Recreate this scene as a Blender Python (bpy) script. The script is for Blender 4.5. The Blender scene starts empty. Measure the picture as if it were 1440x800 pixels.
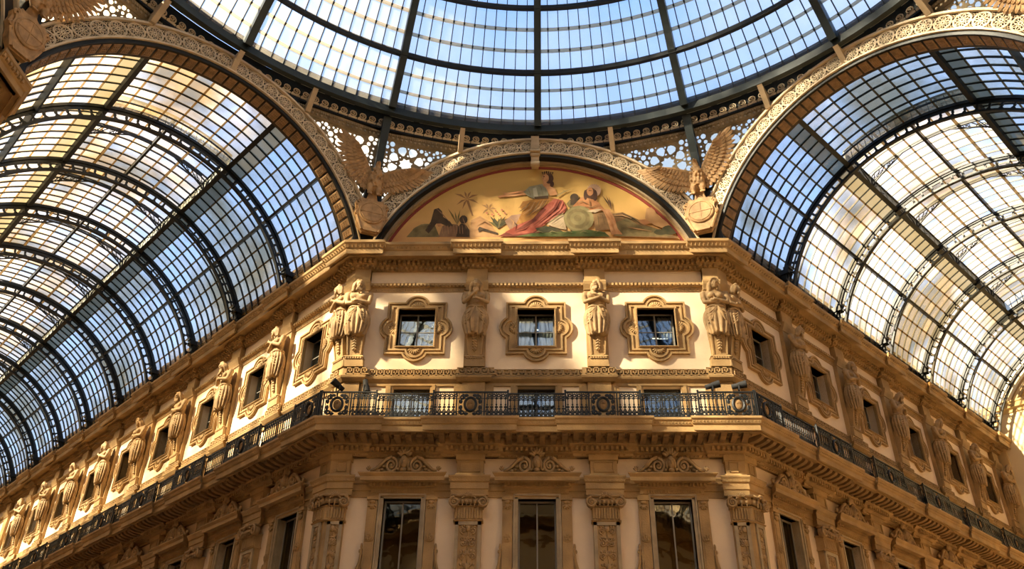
import bpy, bmesh, math, random
from math import sin, cos, pi, radians, sqrt, atan2, hypot
from mathutils import Vector, Matrix

random.seed(7)
SC = bpy.context.scene
COL = SC.collection

# ------------------------------------------------------------------ camera
cam_data = bpy.data.cameras.new('camera')
cam_data.sensor_width = 36.0
cam_data.lens = 1215.83 / 1440 * 36.0
cam_data.clip_end = 500
cam = bpy.data.objects.new('camera', cam_data)
COL.objects.link(cam)
PITCH, YAW, ROLL = 0.5689097, -0.0269412, 0.0116913
_f = Vector((sin(YAW) * cos(PITCH), cos(YAW) * cos(PITCH), sin(PITCH)))
_r = Vector((cos(YAW), -sin(YAW), 0))
_u = _r.cross(_f)
_r2 = _r * cos(ROLL) + _u * sin(ROLL)
_u2 = -_r * sin(ROLL) + _u * cos(ROLL)
cam.matrix_world = Matrix(((_r2.x, _u2.x, -_f.x, -0.142), (_r2.y, _u2.y, -_f.y, 0), (_r2.z, _u2.z, -_f.z, 0), (0, 0, 0, 1)))
SC.camera = cam

# ------------------------------------------------------------------ sky, sun, exposure
SC.view_settings.view_transform = 'Standard'
SC.view_settings.look = 'None'
SC.view_settings.gamma = 1.0
SC.view_settings.use_curve_mapping = False
SC.view_settings.exposure = 0.22
world = bpy.data.worlds.new('sky')
SC.world = world
world.use_nodes = True
wn = world.node_tree
wn.nodes.clear()
w_out = wn.nodes.new('ShaderNodeOutputWorld')
w_bg = wn.nodes.new('ShaderNodeBackground')
w_tc = wn.nodes.new('ShaderNodeTexCoord')
w_sep = wn.nodes.new('ShaderNodeSeparateXYZ')
w_ramp = wn.nodes.new('ShaderNodeValToRGB')
w_ramp.color_ramp.elements[0].position = 0.0
w_ramp.color_ramp.elements[0].color = (0.62, 0.76, 0.95, 1)
w_ramp.color_ramp.elements[1].position = 0.9
w_ramp.color_ramp.elements[1].color = (0.20, 0.41, 0.88, 1)
w_noise = wn.nodes.new('ShaderNodeTexNoise')
w_noise.inputs['Scale'].default_value = 2.3
w_noise.inputs['Detail'].default_value = 5
w_nr = wn.nodes.new('ShaderNodeValToRGB')
w_nr.color_ramp.elements[0].position = 0.50
w_nr.color_ramp.elements[0].color = (0, 0, 0, 1)
w_nr.color_ramp.elements[1].position = 0.72
w_nr.color_ramp.elements[1].color = (0.6, 0.6, 0.6, 1)
w_mix = wn.nodes.new('ShaderNodeMix')
w_mix.data_type = 'RGBA'
w_mix.inputs[7].default_value = (0.85, 0.88, 0.92, 1)
wn.links.new(w_tc.outputs['Generated'], w_sep.inputs[0])
wn.links.new(w_sep.outputs['Z'], w_ramp.inputs[0])
wn.links.new(w_tc.outputs['Generated'], w_noise.inputs['Vector'])
wn.links.new(w_noise.outputs['Fac'], w_nr.inputs[0])
wn.links.new(w_nr.outputs[0], w_mix.inputs[0])
wn.links.new(w_ramp.outputs[0], w_mix.inputs[6])
wn.links.new(w_mix.outputs[2], w_bg.inputs[0])
wn.links.new(w_bg.outputs[0], w_out.inputs[0])
w_bg.inputs[1].default_value = 1.38

sun_data = bpy.data.lights.new('sun', 'SUN')
sun_data.energy = 30.0
sun_data.angle = radians(2.5)
sun_data.color = (1.0, 0.83, 0.58)
sun = bpy.data.objects.new('sun', sun_data)
COL.objects.link(sun)
sun.rotation_euler = Vector((-0.85, -0.52, 0.61)).to_track_quat('Z', 'Y').to_euler()
sun.location = (-30, -20, 60)

# ------------------------------------------------------------------ layout
D, CH = 25.0, 6.12                    # front wall distance, half width of one octagon side
W = 2 * CH                            # arm width equals the octagon side
S2 = sqrt(0.5)
CY = 10.22                            # octagon centre (0, CY)
AP = D - CY                           # apothem
ZC = 16.0                             # centre height of arches and vaults
FLOOR = -1.6

# ------------------------------------------------------------------ materials
def mat(name, col, rough=0.7, metal=0.0, var=0.0, scale=3.0, bump=0.0, bscale=30.0, col2=None, coat=0.0):
    m = bpy.data.materials.new(name)
    m.use_nodes = True
    n = m.node_tree
    b = n.nodes['Principled BSDF']
    b.inputs['Roughness'].default_value = rough
    b.inputs['Metallic'].default_value = metal
    b.inputs['Base Color'].default_value = (*col, 1)
    geo = n.nodes.new('ShaderNodeNewGeometry')
    if var or col2:
        t = n.nodes.new('ShaderNodeTexNoise')
        t.inputs['Scale'].default_value = scale
        t.inputs['Detail'].default_value = 6
        r = n.nodes.new('ShaderNodeValToRGB')
        r.color_ramp.elements[0].position = 0.35
        r.color_ramp.elements[1].position = 0.68
        c2 = col2 or tuple(c * (1 + var) for c in col)
        c1 = tuple(c * (1 - var) for c in col) if not col2 else col
        r.color_ramp.elements[0].color = (*c1, 1)
        r.color_ramp.elements[1].color = (*c2, 1)
        n.links.new(geo.outputs['Position'], t.inputs['Vector'])
        n.links.new(t.outputs['Fac'], r.inputs[0])
        n.links.new(r.outputs[0], b.inputs['Base Color'])
    if bump:
        t2 = n.nodes.new('ShaderNodeTexNoise')
        t2.inputs['Scale'].default_value = bscale
        t2.inputs['Detail'].default_value = 4
        bp = n.nodes.new('ShaderNodeBump')
        bp.inputs['Strength'].default_value = bump
        bp.inputs['Distance'].default_value = 0.03
        n.links.new(geo.outputs['Position'], t2.inputs['Vector'])
        n.links.new(t2.outputs['Fac'], bp.inputs['Height'])
        n.links.new(bp.outputs[0], b.inputs['Normal'])
    return m

def glass_mat(name, tr, film, tint=(1, 1, 1), gloss=0.08, streak=0.0, shade_mottle=0.0):
    """thin roof glass: clear part, dusty film that scatters light, faint mirror"""
    m = bpy.data.materials.new(name)
    m.use_nodes = True
    n = m.node_tree
    n.nodes.clear()
    out = n.nodes.new('ShaderNodeOutputMaterial')
    t = n.nodes.new('ShaderNodeBsdfTransparent')
    t.inputs[0].default_value = (*tint, 1)
    d = n.nodes.new('ShaderNodeBsdfTranslucent')
    d.inputs[0].default_value = (*film, 1)
    g = n.nodes.new('ShaderNodeBsdfGlossy')
    g.inputs['Roughness'].default_value = 0.08
    mx = n.nodes.new('ShaderNodeMixShader')
    mx.inputs[0].default_value = 1 - tr
    if shade_mottle:  # brownish noise patches in the tint imitate shadow and reflections on the vaults
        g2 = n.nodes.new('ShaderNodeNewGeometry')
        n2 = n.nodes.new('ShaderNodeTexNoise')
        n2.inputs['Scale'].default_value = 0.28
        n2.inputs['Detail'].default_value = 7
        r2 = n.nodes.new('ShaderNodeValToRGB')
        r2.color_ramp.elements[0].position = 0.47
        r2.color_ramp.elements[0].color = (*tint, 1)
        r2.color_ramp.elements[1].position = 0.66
        r2.color_ramp.elements[1].color = (1 - shade_mottle, (1 - shade_mottle) * .92, (1 - shade_mottle) * .76, 1)
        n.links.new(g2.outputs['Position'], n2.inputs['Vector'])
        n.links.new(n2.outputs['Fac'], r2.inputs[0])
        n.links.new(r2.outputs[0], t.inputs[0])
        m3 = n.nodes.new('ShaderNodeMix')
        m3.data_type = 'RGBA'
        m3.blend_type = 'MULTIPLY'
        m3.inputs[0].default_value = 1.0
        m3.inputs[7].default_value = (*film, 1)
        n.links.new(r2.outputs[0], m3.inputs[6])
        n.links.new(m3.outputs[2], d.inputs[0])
    if streak:
        geo = n.nodes.new('ShaderNodeNewGeometry')
        no = n.nodes.new('ShaderNodeTexNoise')
        no.inputs['Scale'].default_value = 0.9
        no.inputs['Detail'].default_value = 5
        mr = n.nodes.new('ShaderNodeMapRange')
        mr.inputs[1].default_value = 0.3
        mr.inputs[2].default_value = 0.7
        mr.inputs[3].default_value = max(0.0, 1 - tr - streak)
        mr.inputs[4].default_value = min(1.0, 1 - tr + streak)
        n.links.new(geo.outputs['Position'], no.inputs['Vector'])
        n.links.new(no.outputs['Fac'], mr.inputs[0])
        n.links.new(mr.outputs[0], mx.inputs[0])
    n.links.new(t.outputs[0], mx.inputs[1])
    n.links.new(d.outputs[0], mx.inputs[2])
    m2 = n.nodes.new('ShaderNodeMixShader')
    m2.inputs[0].default_value = gloss
    n.links.new(mx.outputs[0], m2.inputs[1])
    n.links.new(g.outputs[0], m2.inputs[2])
    n.links.new(m2.outputs[0], out.inputs[0])
    return m

M = {}
M['plaster'] = mat('cream_plaster', (0.78, 0.61, 0.41), 0.85, var=0.06, scale=0.9, bump=0.12, bscale=9)
M['stone'] = mat('ochre_stone', (0.375, 0.235, 0.092), 0.75, var=0.22, scale=1.6, bump=0.3, bscale=22)
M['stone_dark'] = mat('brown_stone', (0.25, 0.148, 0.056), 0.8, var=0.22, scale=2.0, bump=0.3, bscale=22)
M['statue'] = mat('carved_ochre_stone', (0.37, 0.235, 0.10), 0.7, var=0.25, scale=5, bump=0.3, bscale=30)
M['eagle'] = mat('carved_tan_stone', (0.42, 0.25, 0.105), 0.7, var=0.25, scale=5, bump=0.3, bscale=30)
M['marble'] = mat('veined_grey_stone', (0.36, 0.27, 0.15), 0.5, var=0.2, scale=3, bump=0.1)
M['iron'] = mat('black_iron', (0.012, 0.014, 0.014), 0.5, 0.3)
M['iron_ring'] = mat('dark_green_iron', (0.022, 0.032, 0.032), 0.5, 0.2, var=0.2, scale=2)
M['iron_brown'] = mat('rusty_iron', (0.045, 0.03, 0.015), 0.6, 0.2, var=0.3, scale=3)
M['cast'] = mat('pale_cast_iron', (0.72, 0.58, 0.38), 0.6, 0.1, var=0.15, scale=3)
M['cast_back'] = mat('brown_cast_iron', (0.035, 0.025, 0.015), 0.7, 0.0, var=0.2, scale=3)
M['cast_tan'] = mat('tan_painted_iron', (0.50, 0.38, 0.23), 0.6, 0.0, var=0.15, scale=3)
M['panel'] = mat('bronze_panel', (0.26, 0.16, 0.075), 0.55, 0.1, var=0.25, scale=5)
M['zinc'] = mat('grey_zinc_sheet', (0.34, 0.35, 0.30), 0.6, 0.1, var=0.15, scale=1.5)
M['lap'] = glass_mat('tan_dusty_overlap', 0.30, (0.46, 0.41, 0.32), (0.95, 0.9, 0.8), 0.03)
M['lap_dark'] = glass_mat('brown_dusty_overlap', 0.16, (0.30, 0.23, 0.14), (0.9, 0.8, 0.65), 0.03)
M['glass'] = glass_mat('dusty_roof_glass', 0.90, (0.80, 0.76, 0.66), (0.97, 0.985, 1.0), 0.04, 0.05)
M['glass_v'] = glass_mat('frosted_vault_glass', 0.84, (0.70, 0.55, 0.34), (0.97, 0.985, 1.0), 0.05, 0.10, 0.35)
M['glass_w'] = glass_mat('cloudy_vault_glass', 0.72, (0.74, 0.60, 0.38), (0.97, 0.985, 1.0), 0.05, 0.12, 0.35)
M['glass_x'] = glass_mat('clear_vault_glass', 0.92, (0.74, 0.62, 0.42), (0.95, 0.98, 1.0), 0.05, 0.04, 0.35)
M['dark_room'] = mat('dim_room_wall', (0.05, 0.04, 0.03), 0.9)
M['frame'] = mat('grey_window_frame', (0.22, 0.20, 0.16), 0.5)
M['frame_dark'] = mat('dark_window_frame', (0.03, 0.03, 0.03), 0.5)
M['curtain'] = mat('grey_white_curtain', (0.62, 0.62, 0.60), 0.9, var=0.1, scale=6)
M['floor'] = mat('warm_paving', (0.62, 0.47, 0.31), 0.4, var=0.2, scale=0.6)
M['roof'] = mat('outer_roof', (0.40, 0.33, 0.26), 0.9)
M['black'] = mat('black_metal', (0.008, 0.008, 0.008), 0.8)

def window_glass(name, mixf, tr, bump, gl=(0.9, 0.92, 0.95)):
    m = bpy.data.materials.new(name)
    m.use_nodes = True
    n = m.node_tree
    n.nodes.clear()
    out = n.nodes.new('ShaderNodeOutputMaterial')
    t = n.nodes.new('ShaderNodeBsdfTransparent')
    t.inputs[0].default_value = (*tr, 1)
    g = n.nodes.new('ShaderNodeBsdfGlossy')
    g.inputs['Roughness'].default_value = 0.02
    g.inputs[0].default_value = (*gl, 1)
    no = n.nodes.new('ShaderNodeTexNoise')
    no.inputs['Scale'].default_value = 1.7
    geo = n.nodes.new('ShaderNodeNewGeometry')
    bp = n.nodes.new('ShaderNodeBump')
    bp.inputs['Strength'].default_value = bump
    bp.inputs['Distance'].default_value = 0.05
    n.links.new(geo.outputs['Position'], no.inputs['Vector'])
    n.links.new(no.outputs['Fac'], bp.inputs['Height'])
    n.links.new(bp.outputs[0], g.inputs['Normal'])
    mx = n.nodes.new('ShaderNodeMixShader')
    mx.inputs[0].default_value = mixf
    n.links.new(t.outputs[0], mx.inputs[1])
    n.links.new(g.outputs[0], mx.inputs[2])
    n.links.new(mx.outputs[0], out.inputs[0])
    return m
M['win'] = window_glass('window_glass', 0.13, (0.75, 0.78, 0.75), 0.03, (0.8, 0.9, 1.0))
M['win_tall'] = window_glass('olive_window_glass', 0.10, (0.55, 0.52, 0.38), 0.06, (0.9, 0.82, 0.6))

def lamp_mat():
    m = bpy.data.materials.new('lit_tube')
    m.use_nodes = True
    b = m.node_tree.nodes['Principled BSDF']
    b.inputs['Emission Color'].default_value = (1, 0.93, 0.8, 1)
    b.inputs['Emission Strength'].default_value = 2.2
    return m
M['tube'] = lamp_mat()

# ------------------------------------------------------------------ mesh helpers
class MB:
    def __init__(self):
        self.v = []
        self.f = []

    def add(self, vs, fs):
        o = len(self.v)
        self.v.extend(vs)
        self.f.extend([tuple(i + o for i in f) for f in fs])

    def box(self, x0, x1, y0, y1, z0, z1):
        self.add([(x0, y0, z0), (x1, y0, z0), (x1, y1, z0), (x0, y1, z0), (x0, y0, z1), (x1, y0, z1), (x1, y1, z1), (x0, y1, z1)],
                 [(0, 3, 2, 1), (4, 5, 6, 7), (0, 1, 5, 4), (1, 2, 6, 5), (2, 3, 7, 6), (3, 0, 4, 7)])

    def wb(self, u0, u1, p0, p1, z0, z1):
        """box in wall coordinates: u along the wall, p outward, z up"""
        self.box(u0, u1, -p1, -p0, z0, z1)

    def frustum(self, a, b):
        """a, b = (x0,x1,y0,y1,z) lower and upper rectangle"""
        (x0, x1, y0, y1, z0), (X0, X1, Y0, Y1, z1) = a, b
        self.add([(x0, y0, z0), (x1, y0, z0), (x1, y1, z0), (x0, y1, z0), (X0, Y0, z1), (X1, Y0, z1), (X1, Y1, z1), (X0, Y1, z1)],
                 [(0, 3, 2, 1), (4, 5, 6, 7), (0, 1, 5, 4), (1, 2, 6, 5), (2, 3, 7, 6), (3, 0, 4, 7)])

    def loft(self, rings, cap=True):
        n = len(rings[0])
        o = len(self.v)
        for r in rings:
            self.v.extend(r)
        for k in range(len(rings) - 1):
            for i in range(n):
                j = (i + 1) % n
                self.f.append((o + k * n + i, o + k * n + j, o + (k + 1) * n + j, o + (k + 1) * n + i))
        if cap:
            self.f.append(tuple(o + i for i in range(n))[::-1])
            e = o + (len(rings) - 1) * n
            self.f.append(tuple(e + i for i in range(n)))

    def tube(self, pts, rad, n=6, squash=None):
        pts = [Vector(p) for p in pts]
        rs = rad if isinstance(rad, (list, tuple)) else [rad] * len(pts)
        rings = []
        prev = None
        for i, p in enumerate(pts):
            t = (pts[min(i + 1, len(pts) - 1)] - pts[max(i - 1, 0)])
            if t.length < 1e-9:
                t = Vector((0, 0, 1))
            t.normalize()
            if prev is None:
                a = Vector((0, 1, 0)) if abs(t.y) < 0.9 else Vector((1, 0, 0))
            else:
                a = prev
            b = t.cross(a)
            if b.length < 1e-6:
                b = t.cross(Vector((1, 0, 0)))
            b.normalize()
            a = b.cross(t)
            prev = a
            rings.append([tuple(p + (a * cos(2 * pi * k / n) + b * sin(2 * pi * k / n)) * rs[i]) for k in range(n)])
        self.loft(rings)

    def ellipsoid(self, c, r, seg=10, rin=6, rot=None):
        vs = []
        for i in range(1, rin):
            th = pi * i / rin
            for k in range(seg):
                ph = 2 * pi * k / seg
                vs.append(Vector((r[0] * sin(th) * cos(ph), r[1] * sin(th) * sin(ph), r[2] * cos(th))))
        vs += [Vector((0, 0, r[2])), Vector((0, 0, -r[2]))]
        if rot:
            vs = [rot @ v for v in vs]
        vs = [tuple(v + Vector(c)) for v in vs]
        fs = []
        for i in range(rin - 2):
            for k in range(seg):
                j = (k + 1) % seg
                fs.append((i * seg + k, (i + 1) * seg + k, (i + 1) * seg + j, i * seg + j))
        t, b = len(vs) - 2, len(vs) - 1
        for k in range(seg):
            j = (k + 1) % seg
            fs.append((t, k, j))
            fs.append((b, (rin - 2) * seg + j, (rin - 2) * seg + k))
        self.add(vs, fs)

    def prism(self, poly, p0, p1, fn=None):
        """poly in (u, z); extruded from p0 to p1 outward"""
        n = len(poly)
        vs = [(x, -p0, z) for x, z in poly] + [(x, -p1, z) for x, z in poly]
        fs = [tuple(range(n)), tuple(range(2 * n - 1, n - 1, -1))]
        fs += [(i, i + n, (i + 1) % n + n, (i + 1) % n) for i in range(n)]
        self.add(vs, fs)

    def moulding(self, prof, u0, u1, off=0.0, k0=0.0, k1=0.0):
        """prof: [(p, z)] outer outline from bottom to top"""
        pts = [(-0.04, prof[0][1])] + list(prof) + [(-0.04, prof[-1][1])]
        n = len(pts)
        vs = []
        for e, k, s in ((u0, k0, -1), (u1, k1, 1)):
            for p, z in pts:
                q = p + off if p > 0 else p
                vs.append((e + s * k * q, -q, z))
        fs = [tuple(range(n)), tuple(range(2 * n - 1, n - 1, -1))]
        fs += [(i, i + n, (i + 1) % n + n, (i + 1) % n) for i in range(n)]
        self.add(vs, fs)

    def mesh(self, name, m, smooth=False):
        me = bpy.data.meshes.new(name)
        me.from_pydata([tuple(v) for v in self.v], [], self.f)
        bm = bmesh.new()
        bm.from_mesh(me)
        bmesh.ops.recalc_face_normals(bm, faces=bm.faces)
        bm.to_mesh(me)
        bm.free()
        for mm in (m if isinstance(m, list) else [m]):
            me.materials.append(mm)
        if smooth:
            for p in me.polygons:
                p.use_smooth = True
        return me

def link(o, parent=None):
    COL.objects.link(o)
    if parent is not None:
        o.parent = parent
    return o

def part(name, me, parent, loc=None, rotz=None, stuff=False, label=None, scale=None):
    o = bpy.data.objects.new(name, me)
    link(o, parent)
    if loc is not None:
        o.location = loc
    if rotz is not None:
        o.rotation_euler = (0, 0, rotz)
    if scale is not None:
        o.scale = scale
    if stuff:
        o['kind'] = 'stuff'
    if label:
        o['label'] = label
    return o

def empty(name, loc=(0, 0, 0), rotz=0.0, label=None, cat=None, group=None, kind=None):
    o = bpy.data.objects.new(name, None)
    COL.objects.link(o)
    o.location = loc
    o.rotation_euler = (0, 0, rotz)
    o.empty_display_size = 0.2
    tag(o, label, cat, group, kind)
    return o

def tag(o, label=None, cat=None, group=None, kind=None):
    if label:
        o['label'] = label
    if cat:
        o['category'] = cat
    if group:
        o['group'] = group
    if kind:
        o['kind'] = kind
    return o

def plate_geo(outer, holes, depth):
    """flat plate with holes in x,y plane, thickness depth about z=0 -> verts, faces (via a filled 2D curve)"""
    cu = bpy.data.curves.new('tmp', 'CURVE')
    cu.dimensions = '2D'
    cu.fill_mode = 'BOTH'
    cu.extrude = depth / 2
    for loop in [outer] + holes:
        sp = cu.splines.new('POLY')
        sp.points.add(len(loop) - 1)
        for i, (x, y) in enumerate(loop):
            sp.points[i].co = (x, y, 0, 1)
        sp.use_cyclic_u = True
    o = bpy.data.objects.new('tmp', cu)
    COL.objects.link(o)
    bpy.context.view_layer.update()
    dg = bpy.context.evaluated_depsgraph_get()
    me = o.evaluated_get(dg).to_mesh()
    vs = [tuple(v.co) for v in me.vertices]
    fs = [tuple(p.vertices) for p in me.polygons]
    o.evaluated_get(dg).to_mesh_clear()
    bpy.data.objects.remove(o)
    bpy.data.curves.remove(cu)
    return vs, fs

def fused(mb, voxel, m, name, smooth_it=2, ratio=1.0):
    """one continuous skin over overlapping volumes"""
    me = mb.mesh('tmp', m)
    o = bpy.data.objects.new('tmp', me)
    COL.objects.link(o)
    r = o.modifiers.new('r', 'REMESH')
    r.mode = 'VOXEL'
    r.voxel_size = voxel
    if smooth_it:
        s = o.modifiers.new('s', 'SMOOTH')
        s.iterations = smooth_it
        s.factor = 0.5
    if ratio < 1:
        d = o.modifiers.new('d', 'DECIMATE')
        d.ratio = ratio
    bpy.context.view_layer.update()
    dg = bpy.context.evaluated_depsgraph_get()
    out = bpy.data.meshes.new_from_object(o.evaluated_get(dg))
    out.name = name
    out.materials.clear()
    out.materials.append(m)
    for p in out.polygons:
        p.use_smooth = True
    bpy.data.objects.remove(o)
    return out

def spiral(cx, cz, r0, r1, turns, start, n=24, direction=1):
    return [(cx + (r0 + (r1 - r0) * i / n) * cos(start + direction * turns * 2 * pi * i / n),
             cz + (r0 + (r1 - r0) * i / n) * sin(start + direction * turns * 2 * pi * i / n)) for i in range(n + 1)]

ORD = ['first', 'second', 'third', 'fourth', 'fifth', 'sixth', 'seventh', 'eighth', 'ninth', 'tenth', 'eleventh', 'twelfth']
# ------------------------------------------------------------------ walls: local frame x along wall (seen from inside), -y outward, z up
# (name, origin, rotation, kind)
FR = dict(front=((0, D), 0.0), left=((-CH, D), -pi / 4), right=((CH, D), pi / 4))
L_END, R_END = 45.0, 24.42
SP = 3.9
LP = [4.27 + SP * k for k in range(11)]
LW = [2.32 + SP * k for k in range(11)]
RP = LP[:6]
RW = LW[:6]
PIL = {'front': [-2.0, 2.0], 'left': [-t for t in LP], 'right': RP}
WIN = {'front': [-3.99, 0.0, 3.99], 'left': [-t for t in LW], 'right': RW}
EXT = {'front': (-CH, CH), 'left': (-L_END, 0.0), 'right': (0.0, R_END)}
KE = {'front': (0.4142, 0.4142), 'left': (0.0, 0.4142), 'right': (0.4142, 0.0)}
CORN = 0.44                                      # width of the corner pilaster face

def blocks(w, h):
    """pilaster intervals (u0, u1, k0, k1) of half width h; corner pilasters run into the mitre"""
    k = 0.55
    out = [(u - h, u + h, k, k) for u in PIL[w]]
    e = CORN + h - 0.35
    if w == 'front':
        out = [(-CH, -CH + e, .4142, k)] + out + [(CH - e, CH, k, .4142)]
    elif w == 'left':
        out = out + [(-e, 0.0, k, .4142)]
    else:
        out = [(0.0, e, .4142, k)] + out
    return out

def wall_mesh(w, z0, z1, holes):
    """wall slab 0.35 thick with rectangular openings"""
    u0, u1 = EXT[w]
    us = sorted({u0, u1} | {h[0] for h in holes} | {h[1] for h in holes})
    zs = sorted({z0, z1} | {h[2] for h in holes} | {h[3] for h in holes})
    mb = MB()
    for a, b in zip(us, us[1:]):
        run = None
        for c, d in zip(zs, zs[1:]):
            um, zm = (a + b) / 2, (c + d) / 2
            if any(h[0] < um < h[1] and h[2] < zm < h[3] for h in holes):
                if run:
                    mb.wb(a, b, -0.35, 0, *run)
                run = None
            else:
                run = (run[0], d) if run else (c, d)
        if run:
            mb.wb(a, b, -0.35, 0, *run)
    return mb

# profiles (p, z)
P_CORN = [(0.10, 16.50), (0.12, 16.58), (0.24, 16.62), (0.26, 16.78), (0.38, 16.81), (0.66, 16.80), (0.66, 16.73), (0.70, 16.73), (0.70, 16.92), (0.74, 16.95),
          (0.80, 17.06), (0.85, 17.10), (0.85, 17.20)]
P_PARA = [(0.02, 17.20), (0.10, 17.22), (0.10, 17.30), (0.02, 17.32), (0.02, 18.36), (0.10, 18.42), (0.10, 18.62)]
P_STR = [(0.03, 15.68), (0.05, 15.82), (0.10, 15.84), (0.13, 15.93), (0.13, 15.98), (0.0, 16.02)]
P_KEY = [(0.09, 12.42), (0.09, 12.70)]
P_KEYM = [(0.06, 12.22), (0.10, 12.26), (0.16, 12.32), (0.18, 12.38), (0.12, 12.43)]
P_SLAB = [(0.10, 9.70), (0.12, 9.78), (0.22, 9.82), (0.24, 9.94), (0.34, 10.00), (0.36, 10.18), (0.96, 10.20), (0.96, 10.16), (1.02, 10.16), (1.02, 10.33), (1.06, 10.36),
          (1.10, 10.46), (1.14, 10.50), (1.14, 10.57)]
P_ARCHI = [(0.05, 8.48), (0.05, 8.66), (0.08, 8.67), (0.08, 8.86), (0.12, 8.88), (0.14, 8.95), (0.18, 9.02), (0.18, 9.06)]
P_BASE = [(0.03, 4.6), (0.12, 4.62), (0.16, 4.8), (0.12, 4.95), (0.03, 5.0)]

def run_profile(mb, w, prof, ps_half, off, keep_base=True):
    u0, u1 = EXT[w]
    k0, k1 = KE[w]
    mb.moulding(prof, u0, u1, 0.0, k0, k1)
    if ps_half:
        for a, b, ka, kb in blocks(w, ps_half):
            mb.moulding(prof, a, b, off, ka, kb)

def teeth(mb, w, p0, p1, z0, z1, step, frac, ps_half=None, off=0.0, kk=0.4142, shape='box'):
    """dentils / beads along a wall, following the pilaster breaks"""
    u0, u1 = EXT[w]
    k0, k1 = KE[w]
    a, b = u0 - k0 * p1, u1 + k1 * p1
    bl = [(x0 - ka * (p1 + off), x1 + kb * (p1 + off)) for x0, x1, ka, kb in blocks(w, ps_half)] if ps_half else []
    n = int((b - a) / step)
    for i in range(n):
        u = a + (i + 0.5) * (b - a) / n
        o = off if any(x0 < u < x1 for x0, x1 in bl) else 0.0
        h = step * frac / 2
        if shape == 'box':
            mb.wb(u - h, u + h, p0 + o, p1 + o, z0, z1)
        else:
            zm = (z0 + z1) / 2
            mb.add([(u - h, -(p0 + o), zm), (u + h, -(p0 + o), zm), (u, -(p0 + o), z0), (u, -(p0 + o), z1), (u, -(p1 + o), zm)],
                   [(0, 2, 4), (2, 1, 4), (1, 3, 4), (3, 0, 4), (0, 3, 1, 2)])

def frame_obj(name, w, label, kind='structure'):
    (ox, oy), rz = FR[w]
    return empty(name, (ox, oy, 0), rz, label, None, None, kind)

HUP = 0.62                                        # upper window half width
def holes_of(w):
    h = []
    for u in WIN[w]:
        h.append((u - HUP, u + HUP, 13.53, 14.95))
        h.append((u - 0.60, u + 0.60, 10.9, 12.12))
        h.append((u - 0.56, u + 0.56, 5.0, 8.44))
    return h

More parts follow.
